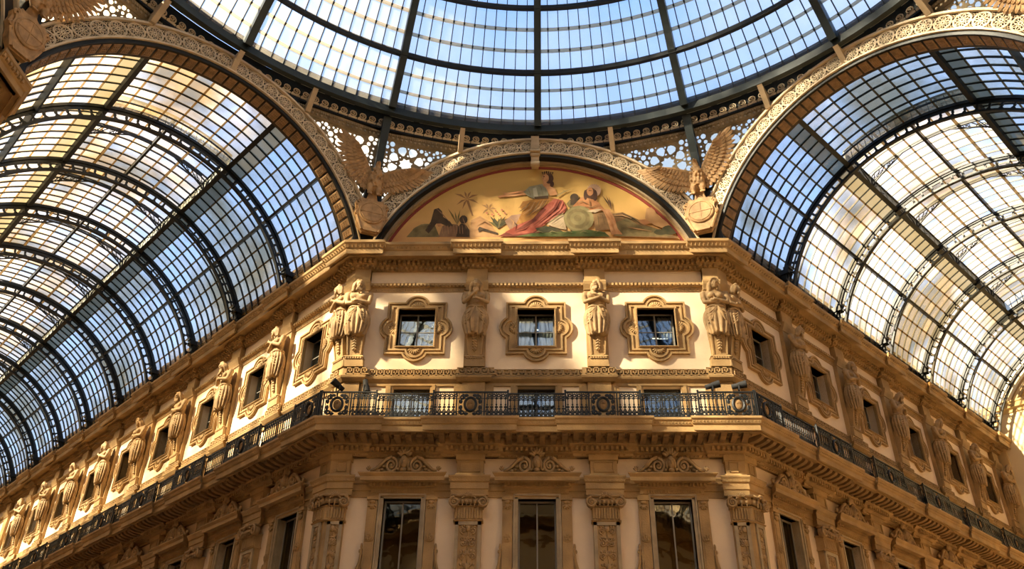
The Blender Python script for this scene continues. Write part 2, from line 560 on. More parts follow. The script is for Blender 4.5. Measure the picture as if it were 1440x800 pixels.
WROOT = {}
for w, lab in (('front', 'diagonal cream and ochre octagon wall facing the viewer below the painted lunette'),
               ('left', 'long sunlit cream and ochre wall of the left arm'),
               ('right', 'long shaded cream and ochre wall of the right arm')):
    root = frame_obj('wall_' + w, w, lab)
    WROOT[w] = root
    part('wall_face', wall_mesh(w, FLOOR, 17.2 if w == 'front' else 18.4, holes_of(w)).mesh('wall_face', M['plaster']), root)
    # main cornice
    mb = MB()
    run_profile(mb, w, P_CORN, 0.35, 0.15)
    teeth(mb, w, 0.20, 0.37, 16.63, 16.77, 0.165, 0.5, 0.35, 0.15)
    teeth(mb, w, 0.08, 0.21, 16.50, 16.60, 0.165, 0.5, 0.35, 0.15)
    teeth(mb, w, 0.70, 0.86, 16.94, 17.09, 0.14, 0.8, 0.35, 0.15, shape='egg')
    part('cornice', mb.mesh('cornice', M['stone']), root)
    mb = MB()
    u0, u1 = EXT[w]
    if w != 'front':
        mb.moulding(P_PARA, u0, u1, 0.0, *KE[w])
        for a, b, ka, kb in blocks(w, 0.35)[(1 if w == 'right' else 0):(None if w == 'right' else -1)]:
            mb.wb(a, b, 0.0, 0.14, 17.2, 18.62)
            mb.wb(a - .06, b + .06, 0.0, 0.2, 18.3, 18.64)
        part('parapet', mb.mesh('parapet', M['stone']), root)
    # string course under the cornice
    mb = MB()
    run_profile(mb, w, P_STR, None, 0)
    teeth(mb, w, 0.08, 0.18, 15.85, 15.95, 0.13, 0.55)
    teeth(mb, w, 0.04, 0.07, 15.71, 15.79, 0.2, 0.35, shape='egg')
    part('string_course', mb.mesh('string_course', M['stone']), root)
    # greek key band
    mb = MB()
    run_profile(mb, w, P_KEY, 0.42, 0.13)
    t = 0.034
    def key(u, p, s):
        z0, cell = 12.46, 0.0335
        def bar(x0, y0, x1, y1):
            a0, a1 = sorted((x0, x1))
            b0, b1 = sorted((y0, y1))
            mb.wb(u + s * a0 * cell - t / 2, u + s * a1 * cell + t / 2, p, p + 0.045, z0 + b0 * cell - t / 2, z0 + b1 * cell + t / 2) if s > 0 else None
        bar(0, 0, 0, 6); bar(0, 6, 5, 6); bar(5, 2, 5, 6); bar(2.5, 2, 5, 2); bar(2.5, 2, 2.5, 4); bar(0, 0, 7, 0)
    n = int((u1 - u0) / 0.24)
    bl = blocks(w, 0.42)
    lim = 30.0
    for i in range(n):
        u = u0 + (i + 0.1) * 0.24
        if abs(u) > lim:
            continue
        o = 0.13 if any(a - .2 < u < b + .1 for a, b, _, _ in bl) else 0.0
        key(u, 0.09 + o, 1)
    part('greek_key_band', mb.mesh('greek_key_band', M['stone']), root)
    mb = MB()
    run_profile(mb, w, P_KEYM, 0.42, 0.13)
    # low register between key band and balcony: strips around openings and plaster panels
    for u in WIN[w]:
        for s in (-1, 1):
            mb.wb(*sorted((u + s * 0.60, u + s * 0.82)), 0.0, 0.05, 10.5, 12.22)
            mb.wb(*sorted((u + s * 0.66, u + s * 0.76)), 0.05, 0.08, 10.5, 12.16)
            lo, hi = sorted((u + s * 1.36, u + s * 1.64))
            if u0 < lo and hi < u1:
                mb.wb(lo, hi, 0.0, 0.05, 10.5, 12.22)
                mb.wb(lo + .03, hi - .12, 0.05, 0.07, 10.5, 12.16) if s < 0 else mb.wb(lo + .12, hi - .03, 0.05, 0.07, 10.5, 12.16)
        mb.wb(u - 1.62, u + 1.62, 0.0, 0.052, 12.12, 12.24)
        mb.wb(u - 0.76, u + 0.76, 0.05, 0.085, 12.12, 12.17)
    part('window_band', mb.mesh('window_band', M['stone']), root)
    # balcony slab with modillions and dentils
    mb = MB()
    run_profile(mb, w, P_SLAB, 0.78, 0.12)
    teeth(mb, w, 0.20, 0.34, 9.83, 9.95, 0.15, 0.5, 0.55, 0.12)
    teeth(mb, w, 0.08, 0.18, 9.70, 9.78, 0.125, 0.5, 0.55, 0.12, shape='egg')
    teeth(mb, w, 1.02, 1.12, 10.36, 10.48, 0.10, 0.6, 0.78, 0.12, shape='egg')
    part('balcony_slab', mb.mesh('balcony_slab', M['stone']), root)
    mb = MB()
    step = 0.33
    a, b = u0 - KE[w][0] * .6, u1 + KE[w][1] * .6
    n = int((b - a) / step)
    for i in range(n):
        u = a + (i + .5) * (b - a) / n
        o = 0.12 if any(x - .4 < u < y + .4 for x, y, _, _ in blocks(w, .78)) else 0
        mb.moulding([(0.30, 10.02), (0.60 + o, 10.03), (0.78 + o, 10.08), (0.84 + o, 10.13), (0.84 + o, 10.20)], u - .085, u + .085)
        # rosette between the brackets
        for k in range(6):
            an = k * pi / 3
            cu, cp = u + step / 2 + .045 * cos(an), 0.62 + o + .045 * sin(an)
            mb.add([(cu - .02, -cp - .02, 10.19), (cu + .02, -cp - .02, 10.19), (cu + .02, -cp + .02, 10.19), (cu - .02, -cp + .02, 10.19), (cu, -cp, 10.14)],
                   [(0, 1, 4), (1, 2, 4), (2, 3, 4), (3, 0, 4)])
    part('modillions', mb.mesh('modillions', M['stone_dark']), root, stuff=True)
    # entablature under the frieze
    mb = MB()
    run_profile(mb, w, P_ARCHI, 0.42, 0.20)
    teeth(mb, w, 0.10, 0.16, 8.88, 8.94, 0.10, 0.55, 0.42, 0.20, shape='egg')
    part('architrave', mb.mesh('architrave', M['stone']), root)

# --- pilasters -----------------------------------------------------------------------------------------
def half_clip(us, w):
    return us

def upper_pilaster_me(a, b, ka, kb, key):
    mb = MB()
    mb.moulding([(0.15, 12.72), (0.15, 16.5)], a, b, 0.0, ka * 0, kb * 0) if False else None
    prof = [(0.15, 12.72), (0.15, 16.52)]
    k0 = .4142 if ka == .4142 else 0
    k1 = .4142 if kb == .4142 else 0
    mb.moulding(prof, a, b, 0, k0, k1)
    mb.moulding([(0.13, 10.5), (0.13, 12.3)], a - .02 * (k0 == 0), b + .02 * (k1 == 0), 0, k0, k1)
    # block over the figure's head
    mb.moulding([(0.18, 15.66), (0.20, 15.72), (0.26, 15.84), (0.29, 15.94), (0.29, 16.0)], a - .03 * (k0 == 0), b + .03 * (k1 == 0), 0, k0, k1)
    mb.moulding([(0.22, 16.0), (0.22, 16.52)], a, b, 0, k0, k1)
    return mb.mesh('upper_pilaster', M['stone'])

def lower_pilaster_mes(a, b, ka, kb):
    k0 = .4142 if ka == .4142 else 0
    k1 = .4142 if kb == .4142 else 0
    g0, g1 = (k0 == 0), (k1 == 0)
    mb = MB()
    mb.moulding([(0.22, 9.06), (0.22, 9.72)], a, b, 0, k0, k1)
    mb.moulding([(0.22, 9.55), (0.26, 9.58), (0.26, 9.74)], a - .04 * g0, b + .04 * g1, 0, k0, k1)
    mb.moulding([(0.26, 9.10), (0.24, 9.14), (0.22, 9.16)], a - .04 * g0, b + .04 * g1, 0, k0, k1)
    # raised frame on the block
    fa, fb = a + .1, b - .1
    for x0, x1, z0, z1 in ((fa, fb, 9.2, 9.23), (fa, fb, 9.50, 9.53), (fa, fa + .03, 9.2, 9.53), (fb - .03, fb, 9.2, 9.53)):
        mb.wb(x0, x1, .2, .245, z0, z1)
    # shaft
    s0, s1 = a + .02, b - .02
    mb.moulding([(0.20, 4.6), (0.20, 8.16)], s0 if g0 else a, s1 if g1 else b, 0, k0, k1)
    for z in (7.70, 8.12):
        mb.moulding([(0.24, z), (0.28, z + .03), (0.24, z + .06)], a - .03 * g0, b + .03 * g1, 0, k0, k1)
    mb.moulding([(0.23, 7.76), (0.25, 8.12)], a, b, 0, k0, k1)
    nfl = int((b - a) / .075)
    for i in range(nfl):
        u = a + (i + .5) * (b - a) / nfl
        mb.wb(u - .02, u + .02, .2, .275, 7.78, 8.1)
    shaft = mb.mesh('lower_pilaster', M['stone'])
    mf = MB()
    for x0, x1 in ((s0, s0 + .10), (s1 - .10, s1)):
        mf.wb(x0, x1, .19, .245, 4.7, 7.70)
    mf.wb(s0, s1, .19, .245, 7.60, 7.70)
    frame = mf.mesh('shaft_frame', M['marble'])
    return shaft, frame

def relief_me(half, z0, z1):
    """arabesque of scrolls, leaves, urns and rosettes on a pilaster shaft"""
    mb = MB()
    z = z1 - .18
    i = 0
    y = -.21
    while z > z0:
        r = half * .42
        for s in (-1, 1):
            pts = [(x, y, zz) for x, zz in spiral(s * half * .5, z, r * .95, r * .15, 1.4, pi / 2 if i % 2 else -pi / 2, 14, s)]
            mb.tube(pts, [.024] * 8 + [.02] * 7, 5)
            mb.ellipsoid((s * half * .5, y - .01, z), (.03, .03, .03), 6, 4)
            for k in range(4):
                an = pi / 2 + s * (-.5 + k * .55)
                mb.ellipsoid((s * half * .45 + r * 1.25 * cos(an), y, z + r * 1.25 * sin(an)), (.035, .02, .05), 6, 4, Matrix.Rotation(-an + pi / 2, 3, 'Y'))
        if i % 3 == 0:
            mb.ellipsoid((0, y - .02, z + .05), (.07, .05, .09), 8, 5)
            mb.wb(-half * .7, half * .7, .2, .235, z - .22, z - .19)
        elif i % 3 == 1:
            for k in range(8):
                an = k * pi / 4
                mb.ellipsoid((.06 * cos(an), y - .01, z + .06 * sin(an)), (.028, .02, .028), 6, 4)
        else:
            for k in range(5):
                an = pi / 2 + (k - 2) * .45
                mb.ellipsoid((.08 * cos(an), y - .01, z + .08 * sin(an)), (.022, .02, .06), 6, 4, Matrix.Rotation(-an + pi / 2, 3, 'Y'))
        mb.tube([(0, y, z + .2), (0, y, z - .2)], .014, 5)
        z -= .36
        i += 1
    return mb.mesh('carved_relief', M['statue'], True)

def capital_me(half, sides=(-1, 1)):
    """ionic capital: abacus, volutes, egg row and a shell in the middle"""
    mb = MB()
    mb.wb(-half - .10, half + .10, .15, .40, 8.40, 8.46)
    mb.wb(-half - .04, half + .04, .15, .34, 8.22, 8.40)
    for s in sides:
        cx = s * (half + .02)
        pts = [(x, -.38, z) for x, z in spiral(cx, 8.24, .155, .03, 1.75, pi / 2, 26, -s)]
        mb.tube(pts, [.036 - .018 * i / 26 for i in range(27)], 6)
        mb.tube([(cx, -.20, 8.24), (cx, -.37, 8.24)], .14, 14)
        mb.ellipsoid((cx, -.40, 8.24), (.035, .03, .035), 8, 5)
    n = max(3, int(half * 2 / .13))
    for i in range(n):
        u = -half + .10 + (2 * half - .2) * i / (n - 1)
        mb.ellipsoid((u, -.37, 8.25), (.042, .04, .06), 8, 5)
        mb.ellipsoid((u, -.36, 8.16), (.02, .02, .05), 6, 4)
    for k in range(7):
        an = pi / 2 + (k - 3) * .38
        mb.ellipsoid((.10 * cos(an), -.41, 8.38 + .09 * sin(an)), (.022, .03, .07), 6, 4, Matrix.Rotation(-an + pi / 2, 3, 'Y'))
    for s in (-1, 1):
        pts = [(s * (.08 + .2 * half * i / 3), -.38, 8.37 + .03 * sin(i)) for i in range(6)]
        mb.tube(pts, .028, 5)
    return mb.mesh('capital', M['statue'], True)

CAP = capital_me(.40)
REL = relief_me(.26, 5.0, 7.62)
REL_C = relief_me(.20, 5.0, 7.62)
CAP_C = {s: capital_me(.25, (s,)) for s in (-1, 1)}
for w in ('front', 'left', 'right'):
    root = WROOT[w]
    for a, b, ka, kb in blocks(w, 0.35):
        if abs((a + b) / 2) > 32:
            part('upper_pilaster', upper_pilaster_me(a, b, ka, kb, 0), root)
            continue
        part('upper_pilaster', upper_pilaster_me(a, b, ka, kb, 0), root)
    for a, b, ka, kb in blocks(w, 0.40):
        if abs((a + b) / 2) > 24:
            continue
        sh, fr = lower_pilaster_mes(a, b, ka, kb)
        p = part('lower_pilaster', sh, root)
        part('shaft_frame', fr, p)
        corner = .4142 in (ka, kb)
        c = (a + b) / 2
        if corner:
            s = -1 if kb == .4142 else 1
            side = 1 if ka == .4142 else -1
            c2 = c - side * .05
            part('capital', CAP_C[side], p, (c2 + side * 0.0, 0, 0))
            part('carved_relief', REL_C, p, (c2, 0, 0))
        else:
            part('capital', CAP, p, (c, 0, 0))
            part('carved_relief', REL, p, (c, 0, 0))
# ------------------------------------------------------------------ windows
def outline(d):
    A, B, r = 1.0 - d, 0.98 - d, 0.45 - d
    cu, cz = 0.77, 0.80
    pts = []
    fu = math.acos(max(-1, min(1, (A - cu) / r)))
    fz = math.acos(max(-1, min(1, (B - cz) / r)))
    def arc(cx, cy, a0, a1, n=14):
        return [(cx + r * cos(a0 + (a1 - a0) * i / n), cy + r * sin(a0 + (a1 - a0) * i / n)) for i in range(n + 1)]
    pts += arc(cu, 0, -fu, fu) + [(A, B)]
    pts += arc(0, cz, pi / 2 - fz, pi / 2 + fz) + [(-A, B)]
    pts += arc(-cu, 0, pi - fu, pi + fu) + [(-A, -B)]
    pts += arc(0, -cz, -pi / 2 - fz, -pi / 2 + fz) + [(A, -B)]
    return pts

def add_plate(mb, outer, holes, p0, p1, du=0, dz=0):
    vs, fs = plate_geo(outer, holes, p1 - p0)
    pm = (p0 + p1) / 2
    mb.add([(x + du, -(pm + z), y + dz) for x, y, z in vs], fs)

def rect(a, b):
    return [(-a, -b), (a, -b), (a, b), (-a, b)]

def surround_me():
    mb = MB()
    add_plate(mb, outline(0), [outline(.055)], 0, .11)
    add_plate(mb, outline(.055), [rect(.62, .71)], 0, .055)
    add_plate(mb, outline(.13), [outline(.19)], .05, .10)
    add_plate(mb, rect(.70, .79), [rect(.62, .71)], .0, .10)
    add_plate(mb, rect(.66, .75), [rect(.615, .705)], .10, .13)
    # beads along the outline and a rope around the opening
    o = outline(.092)
    for a, b in zip(o, o[1:] + o[:1]):
        L = hypot(b[0] - a[0], b[1] - a[1])
        n = max(1, int(L / .055))
        for i in range(n):
            x, z = a[0] + (b[0] - a[0]) * (i + .5) / n, a[1] + (b[1] - a[1]) * (i + .5) / n
            mb.add([(x - .016, -.05, z - .016), (x + .016, -.05, z - .016), (x + .016, -.05, z + .016), (x - .016, -.05, z + .016), (x, -.09, z)],
                   [(0, 1, 4), (1, 2, 4), (2, 3, 4), (3, 0, 4), (0, 3, 2, 1)])
    for s in (-1, 1):
        for i in range(22):
            t = -.66 + 1.32 * (i + .5) / 22
            mb.box(t * .94 - .018, t * .94 + .018, -.155, -.12, s * .73 - .014, s * .73 + .014)
            mb.box(s * .645 - .014, s * .645 + .014, -.155, -.12, t * 1.07 - .018, t * 1.07 + .018)
    # reveal of the deep opening
    for x0, x1, z0, z1 in ((-.66, -.62, -.75, .75), (.62, .66, -.75, .75), (-.62, .62, -.75, -.71), (-.62, .62, .71, .75)):
        mb.box(x0, x1, 0.0, .36, z0, z1)
    return mb.mesh('surround', M['stone'])

def shell_me():
    mb = MB()
    n = 9
    for k in range(n):
        a = pi * (k + .5) / n
        r1 = .235
        pts = [(.03 * cos(a), -.07, .03 * sin(a)), (r1 * .6 * cos(a), -.085, r1 * .6 * sin(a)), (r1 * cos(a), -.075, r1 * sin(a))]
        mb.tube(pts, [.012, .026, .034], 6)
    mb.ellipsoid((0, -.08, .02), (.05, .04, .04), 8, 5)
    return mb.mesh('shell', M['stone'], True)

def upper_frame_me():
    mb = MB()
    y0, y1 = .27, .31
    for x0, x1, z0, z1 in ((-.62, -.57, -.71, .71), (.57, .62, -.71, .71), (-.57, .57, -.71, -.66), (-.57, .57, .66, .71), (-.025, .025, -.66, .66)):
        mb.box(x0, x1, y0, y1, z0, z1)
    mb.box(-.57, .57, .275, .305, -.0, .025)
    mb.box(-.57, .57, .20, .215, -.56, -.55)
    mb.box(-.57, .57, .20, .215, -.63, -.62)
    return mb.mesh('frame', M['frame'])

def pane_me(x0, x1, z0, z1, y=.29, m='win'):
    mb = MB()
    mb.box(x0, x1, y, y + .008, z0, z1)
    return mb.mesh('pane', M[m])

def room_me(hw, z0, z1, y0=.35, y1=2.2):
    """dark room shell behind an opening, open towards the window"""
    mb = MB()
    e = .25
    mb.box(-hw - e, hw + e, y1, y1 + .05, z0 - e, z1 + e)
    mb.box(-hw - e, -hw - e + .04, y0, y1, z0 - e, z1 + e)
    mb.box(hw + e - .04, hw + e, y0, y1, z0 - e, z1 + e)
    mb.box(-hw - e, hw + e, y0, y1, z0 - e - .04, z0 - e)
    mb.box(-hw - e, hw + e, y0, y1, z1 + e, z1 + e + .04)
    return mb.mesh('room_shell', M['dark_room'])

SUR, SHELL, UFR = surround_me(), shell_me(), upper_frame_me()
UP = [pane_me(-.57, -.025, .025, .66), pane_me(.025, .57, .025, .66), pane_me(-.57, -.025, -.66, 0), pane_me(.025, .57, -.66, 0)]
UROOM = room_me(HUP, -.71, .71)

def low_window_me():
    mb = MB()
    for x0, x1, z0, z1 in ((-.60, -.55, 10.9, 12.12), (.55, .60, 10.9, 12.12), (-.55, .55, 12.06, 12.12), (-.02, .02, 10.9, 12.06)):
        mb.box(x0, x1, .20, .25, z0, z1)
    return mb.mesh('frame', M['frame_dark'])
LFR = low_window_me()
LPANE = [pane_me(-.55, -.02, 10.9, 12.06, .22), pane_me(.02, .55, 10.9, 12.06, .22)]
LROOM = room_me(.6, 10.7, 12.12)

def tall_frame_me():
    mb = MB()
    for x0, x1, z0, z1 in ((-.56, -.51, 5.0, 8.44), (.51, .56, 5.0, 8.44), (-.51, .51, 8.38, 8.44), (-.02, .02, 5.0, 8.38)):
        mb.box(x0, x1, .20, .25, z0, z1)
    return mb.mesh('frame', M['frame'])
def tall_jamb_me():
    mb = MB()
    for x0, x1, z0, z1 in ((-.66, -.56, 4.9, 8.53), (.56, .66, 4.9, 8.53), (-.66, .66, 8.44, 8.53)):
        mb.box(x0, x1, -.07, .30, z0, z1)
    for x0, x1, z0, z1 in ((-.70, -.65, 4.9, 8.57), (.65, .70, 4.9, 8.57), (-.70, .70, 8.52, 8.57)):
        mb.box(x0, x1, -.11, .02, z0, z1)
    return mb.mesh('jamb', M['marble'])
TFR, TJ = tall_frame_me(), tall_jamb_me()
TPANE = [pane_me(-.51, -.02, 5.0, 8.38, .22, 'win_tall'), pane_me(.02, .51, 5.0, 8.38, .22, 'win_tall')]
TROOM = room_me(.56, 5.0, 8.44)

def hood_me():
    mb = MB()
    P1 = [(.08, 8.48), (.08, 8.56), (.10, 8.58), (.10, 8.72), (.12, 8.74), (.20, 8.76), (.20, 8.86), (.24, 8.87), (.42, 8.89), (.42, 8.86), (.46, 8.86), (.46, 8.98),
          (.50, 9.02), (.54, 9.06), (.54, 9.09)]
    mb.moulding(P1, -.86, .86, 0, .85, .85)
    n = 19
    for i in range(n):
        u = -1.0 + 2.0 * (i + .5) / n
        mb.wb(u - .028, u + .028, .18, .27, 8.78, 8.86)
    for i in range(24):
        u = -.88 + 1.76 * (i + .5) / 24
        mb.wb(u - .022, u + .022, .09, .125, 8.60, 8.70)
    # side strips with corbel heads
    for s in (-1, 1):
        a, b = sorted((s * .72, s * 1.02))
        mb.wb(a, b, 0, .09, 4.9, 8.48)
        mb.wb(a + .06, b - .06, .09, .105, 5.1, 8.0)
        mb.wb(a - .02, b + .02, 0, .14, 8.38, 8.48)
        c = (a + b) / 2
        for k in range(5):
            an = -pi / 2 + (k - 2) * .5
            mb.ellipsoid((c + .07 * cos(an), -.12, 8.27 + .10 * sin(an)), (.03, .04, .08), 6, 4, Matrix.Rotation(-an + pi / 2, 3, 'Y'))
        mb.ellipsoid((c, -.13, 8.31), (.09, .06, .06), 8, 5)
        for z in (7.28, 6.15):
            mb.tube([(c, -.08, z), (c, -.13, z)], .135, 14)
            for k in range(5):
                an = pi / 2 + k * 2 * pi / 5
                mb.ellipsoid((c + .07 * cos(an), -.145, z + .07 * sin(an)), (.04, .02, .045), 6, 4)
            mb.ellipsoid((c, -.15, z), (.03, .02, .03), 6, 4)
        # side scroll
        x1 = s * 1.04
        pts = [(x1 + s * .02, -.07, 6.95), (x1 + s * .05, -.07, 6.6), (x1 + s * .12, -.07, 6.3), (x1 + s * .24, -.07, 6.05), (x1 + s * .33, -.07, 5.75), (x1 + s * .30, -.07, 5.5)]
        mb.tube(pts, [.03, .04, .05, .05, .06, .05], 6)
        mb.prism([(x1, 5.5), (x1 + s * .30, 5.6), (x1 + s * .22, 6.05), (x1 + s * .10, 6.3), (x1, 6.8)], 0, .05)
        mb.ellipsoid((x1 + s * .03, -.08, 7.02), (.035, .04, .10), 6, 4)
        mb.ellipsoid((x1 + s * .07, -.08, 6.88), (.03, .03, .06), 6, 4)
    return mb.mesh('hood', M['stone'])

def crest_me():
    """sculpted crest: crowned mask between two scrolls"""
    mb = MB()
    z0 = 9.10
    poly = [(-1.05, z0), (1.05, z0), (1.0, z0 + .08), (.8, z0 + .12), (.62, z0 + .28), (.40, z0 + .42), (.2, z0 + .44), (.14, z0 + .6), (-.14, z0 + .6), (-.2, z0 + .44),
            (-.40, z0 + .42), (-.62, z0 + .28), (-.8, z0 + .12), (-1.0, z0 + .08)]
    mb.prism(poly, .05, .22)
    for s in (-1, 1):
        pts = [(x, -.27, z) for x, z in spiral(s * .38, z0 + .22, .20, .03, 1.9, pi / 2, 26, s)]
        mb.tube(pts, [.05 - .028 * i / 26 for i in range(27)], 6)
        mb.ellipsoid((s * .38, -.28, z0 + .22), (.05, .05, .05), 8, 5)
        mb.tube([(s * .38, -.26, z0 + .43), (s * .55, -.26, z0 + .38), (s * .70, -.26, z0 + .24), (s * .86, -.26, z0 + .12), (s * 1.0, -.26, z0 + .08)], [.05, .055, .05, .045, .04], 6)
        for x, z in ((.66, .12), (.76, .09), (.60, .20)):
            mb.ellipsoid((s * x, -.25, z0 + z), (.07, .04, .04), 6, 4)
        for k in range(4):
            an = pi / 2 - s * (k - 1.2) * .5
            mb.ellipsoid((s * 1.04 + .05 * cos(an), -.26, z0 + .08 + .08 * sin(an)), (.025, .035, .07), 6, 4, Matrix.Rotation(-an + pi / 2, 3, 'Y'))
    mb.ellipsoid((0, -.30, z0 + .30), (.13, .13, .17), 12, 8)
    mb.ellipsoid((0, -.43, z0 + .28), (.025, .035, .055), 6, 4)
    for s in (-1, 1):
        mb.ellipsoid((s * .05, -.415, z0 + .33), (.022, .015, .012), 6, 4)
        mb.ellipsoid((s * .12, -.29, z0 + .26), (.045, .06, .14), 6, 5)
        mb.ellipsoid((s * .17, -.27, z0 + .12), (.07, .05, .05), 6, 4)
    mb.ellipsoid((0, -.405, z0 + .225), (.035, .015, .012), 6, 4)
    mb.ellipsoid((0, -.32, z0 + .10), (.10, .06, .06), 8, 4)
    for k in range(7):
        an = pi / 2 + (k - 3) * .36
        mb.ellipsoid((.17 * cos(an), -.30, z0 + .42 + .17 * sin(an)), (.045, .05, .10), 6, 4, Matrix.Rotation(-an + pi / 2, 3, 'Y'))
    mb.ellipsoid((0, -.28, z0 + .66), (.045, .04, .05), 6, 4)
    mb.v = [(x, y * 1.12, z0 + (z - z0) * 1.22) for x, y, z in mb.v]
    return mb.mesh('crest', M['statue'], True)
HOOD, CREST = hood_me(), crest_me()

WLAB = {'front': 'octagon wall', 'left': 'left arm wall', 'right': 'right arm wall'}
wn_count = 0
for w in ('front', 'left', 'right'):
    (ox, oy), rz = FR[w]
    for i, u in enumerate(WIN[w]):
        if abs(u) > 34:
            continue
        where = (('left', 'middle', 'right')[i] + ' bay of the octagon wall') if w == 'front' else '%s bay of the %s, counted from the corner' % (ORD[i], WLAB[w])
        base = Vector((ox + u * cos(rz), oy + u * sin(rz), 14.24))
        wn_count += 1
        r = empty('window_%d' % wn_count, base, rz, 'square upper window with lobed shell frame in the ' + where, None, None, 'structure')
        part('surround', SUR, r)
        for k, (x, z) in enumerate(((0, .74), (.66, 0), (0, -.74), (-.66, 0))):
            s = part('shell', SHELL, r, (x, 0, z))
            s.rotation_euler = (0, (0, pi / 2, pi, -pi / 2)[k], 0)
        part('frame', UFR, r)
        for me in UP:
            part('pane', me, r)
        part('room_shell', UROOM, r)
        base.z = 0
        wn_count += 1
        r = empty('window_%d' % wn_count, base, rz, 'low dark window behind the iron railing in the ' + where, None, None, 'structure')
        part('frame', LFR, r)
        for me in LPANE:
            part('pane', me, r)
        part('room_shell', LROOM, r)
        if abs(u) < 25:
            wn_count += 1
            r = empty('window_%d' % wn_count, base, rz, 'tall window under a sculpted mask crest in the ' + where, None, None, 'structure')
            part('jamb', TJ, r)
            part('frame', TFR, r)
            for me in TPANE:
                part('pane', me, r)
            part('hood', HOOD, r)
            part('crest', CREST, r)
            part('room_shell', TROOM, r)

# lamps and curtains seen through the upper windows of the octagon wall
def curtain_me(x0, x1, pull, z0=13.58, z1=14.9):
    mb = MB()
    n = 22
    fr, bk = [], []
    rows = 8
    vs = []
    for j in range(rows + 1):
        t = j / rows
        z = z1 + (z0 - z1) * t
        for i in range(n + 1):
            s = i / n
            xe = x1 + (x0 - x1) * pull * sin(pi * min(1, t * 1.1)) ** 2 * .5
            x = x0 + (xe - x0) * s
            vs.append((x, .42 + .03 * sin(s * 26 + t), z))
    fs = [(j * (n + 1) + i, j * (n + 1) + i + 1, (j + 1) * (n + 1) + i + 1, (j + 1) * (n + 1) + i) for j in range(rows) for i in range(n)]
    m2 = MB()
    m2.add(vs, fs)
    m2.add([(x, y + .008, z) for x, y, z in vs], fs)
    return m2.mesh('curtain', M['curtain'], True)
for nm, x0, x1, pl, lab in (('curtain', -.6, -.05, .35, 'left half of the grey white curtain in the middle upper window'),
                            ('curtain', .6, .06, .12, 'right half of the grey white curtain in the middle upper window')):
    o = part(nm, curtain_me(x0, x1, pl), None, (0, D, 0))
    tag(o, lab, 'curtain', 'curtains in the middle upper window')
o = part('curtain', curtain_me(3.99 + .6, 3.99 + .12, .5, 14.1), None, (0, D, 0))
tag(o, 'grey curtain drawn aside in the right upper window of the octagon wall', 'curtain')
for u, z, lab in ((.25, 14.62, 'lit ceiling tube lamp glimpsed through the middle upper window'), (4.2, 14.28, 'lit ceiling tube lamp glimpsed through the right upper window')):
    r = empty('tube_lamp', (u, D + .75, z), 0, lab, 'lamp', 'tube lamps behind the upper windows')
    mb = MB()
    mb.tube([(-.26, 0, 0), (.26, 0, 0)], .022, 8)
    part('tube', mb.mesh('tube', M['tube']), r)
    mb = MB()
    mb.box(-.29, .29, -.03, .03, .02, .05)
    mb.box(-.2, -.19, -.005, .005, .05, 15.19 - z)
    mb.box(.19, .2, -.005, .005, .05, 15.19 - z)
    part('lamp_housing', mb.mesh('lamp_housing', M['frame']), r)

# ------------------------------------------------------------------ balcony railing
RZ0, RZ1 = 10.57, 11.42
def baluster(mb, x):
    y = 0
    mb.box(x - .013, x + .013, -.013, .013, RZ0 + .05, RZ1 - .04)
    def ring(cx, cz, r, t=.017, n=8):
        for i in range(n):
            a, b = 2 * pi * i / n, 2 * pi * (i + 1) / n
            mb.add([(cx + (r - t) * cos(a), -.012, cz + (r - t) * sin(a)), (cx + (r + t) * cos(a), -.012, cz + (r + t) * sin(a)),
                    (cx + (r + t) * cos(b), -.012, cz + (r + t) * sin(b)), (cx + (r - t) * cos(b), -.012, cz + (r - t) * sin(b)),
                    (cx + (r - t) * cos(a), .012, cz + (r - t) * sin(a)), (cx + (r + t) * cos(a), .012, cz + (r + t) * sin(a)),
                    (cx + (r + t) * cos(b), .012, cz + (r + t) * sin(b)), (cx + (r - t) * cos(b), .012, cz + (r - t) * sin(b))],
                   [(0, 1, 2, 3), (4, 7, 6, 5), (0, 3, 7, 4), (1, 5, 6, 2)])
    ring(x + .065, RZ1 - .13, .045)
    mb.ellipsoid((x, 0, RZ1 - .22), (.042, .02, .05), 6, 4)
    mb.ellipsoid((x, 0, RZ0 + .42), (.03, .02, .035), 6, 4)
    mb.ellipsoid((x, 0, RZ0 + .34), (.055, .02, .04), 6, 4)
    for s in (-1, 1):
        mb.add([(x + s * .01, -.012, RZ0 + .30), (x + s * .055, -.012, RZ0 + .22), (x + s * .06, -.012, RZ0 + .14), (x + s * .02, -.012, RZ0 + .22),
                (x + s * .01, .012, RZ0 + .30), (x + s * .055, .012, RZ0 + .22), (x + s * .06, .012, RZ0 + .14), (x + s * .02, .012, RZ0 + .22)],
               [(0, 1, 2, 3), (4, 7, 6, 5), (0, 4, 5, 1), (1, 5, 6, 2), (2, 6, 7, 3), (3, 7, 4, 0)])
    ring(x + .065, RZ0 + .12, .05, .022)
    mb.ellipsoid((x, 0, RZ0 + .12), (.04, .02, .06), 6, 4)

def rail_panel_me(L, name):
    mb = MB()
    n = max(2, round(L / .131))
    for i in range(n):
        baluster(mb, -L / 2 + (i + .5) * L / n)
    return mb.mesh(name, M['iron'])

def bars_me(L):
    mb = MB()
    mb.box(-L / 2, L / 2, -.03, .03, RZ1 - .04, RZ1)
    mb.box(-L / 2, L / 2, -.012, .012, RZ1 - .235, RZ1 - .22)
    mb.box(-L / 2, L / 2, -.02, .02, RZ0 + .03, RZ0 + .06)
    mb.box(-L / 2, L / 2, -.012, .012, RZ0 + .19, RZ0 + .20)
    return mb.mesh('rail_bars', M['iron'])

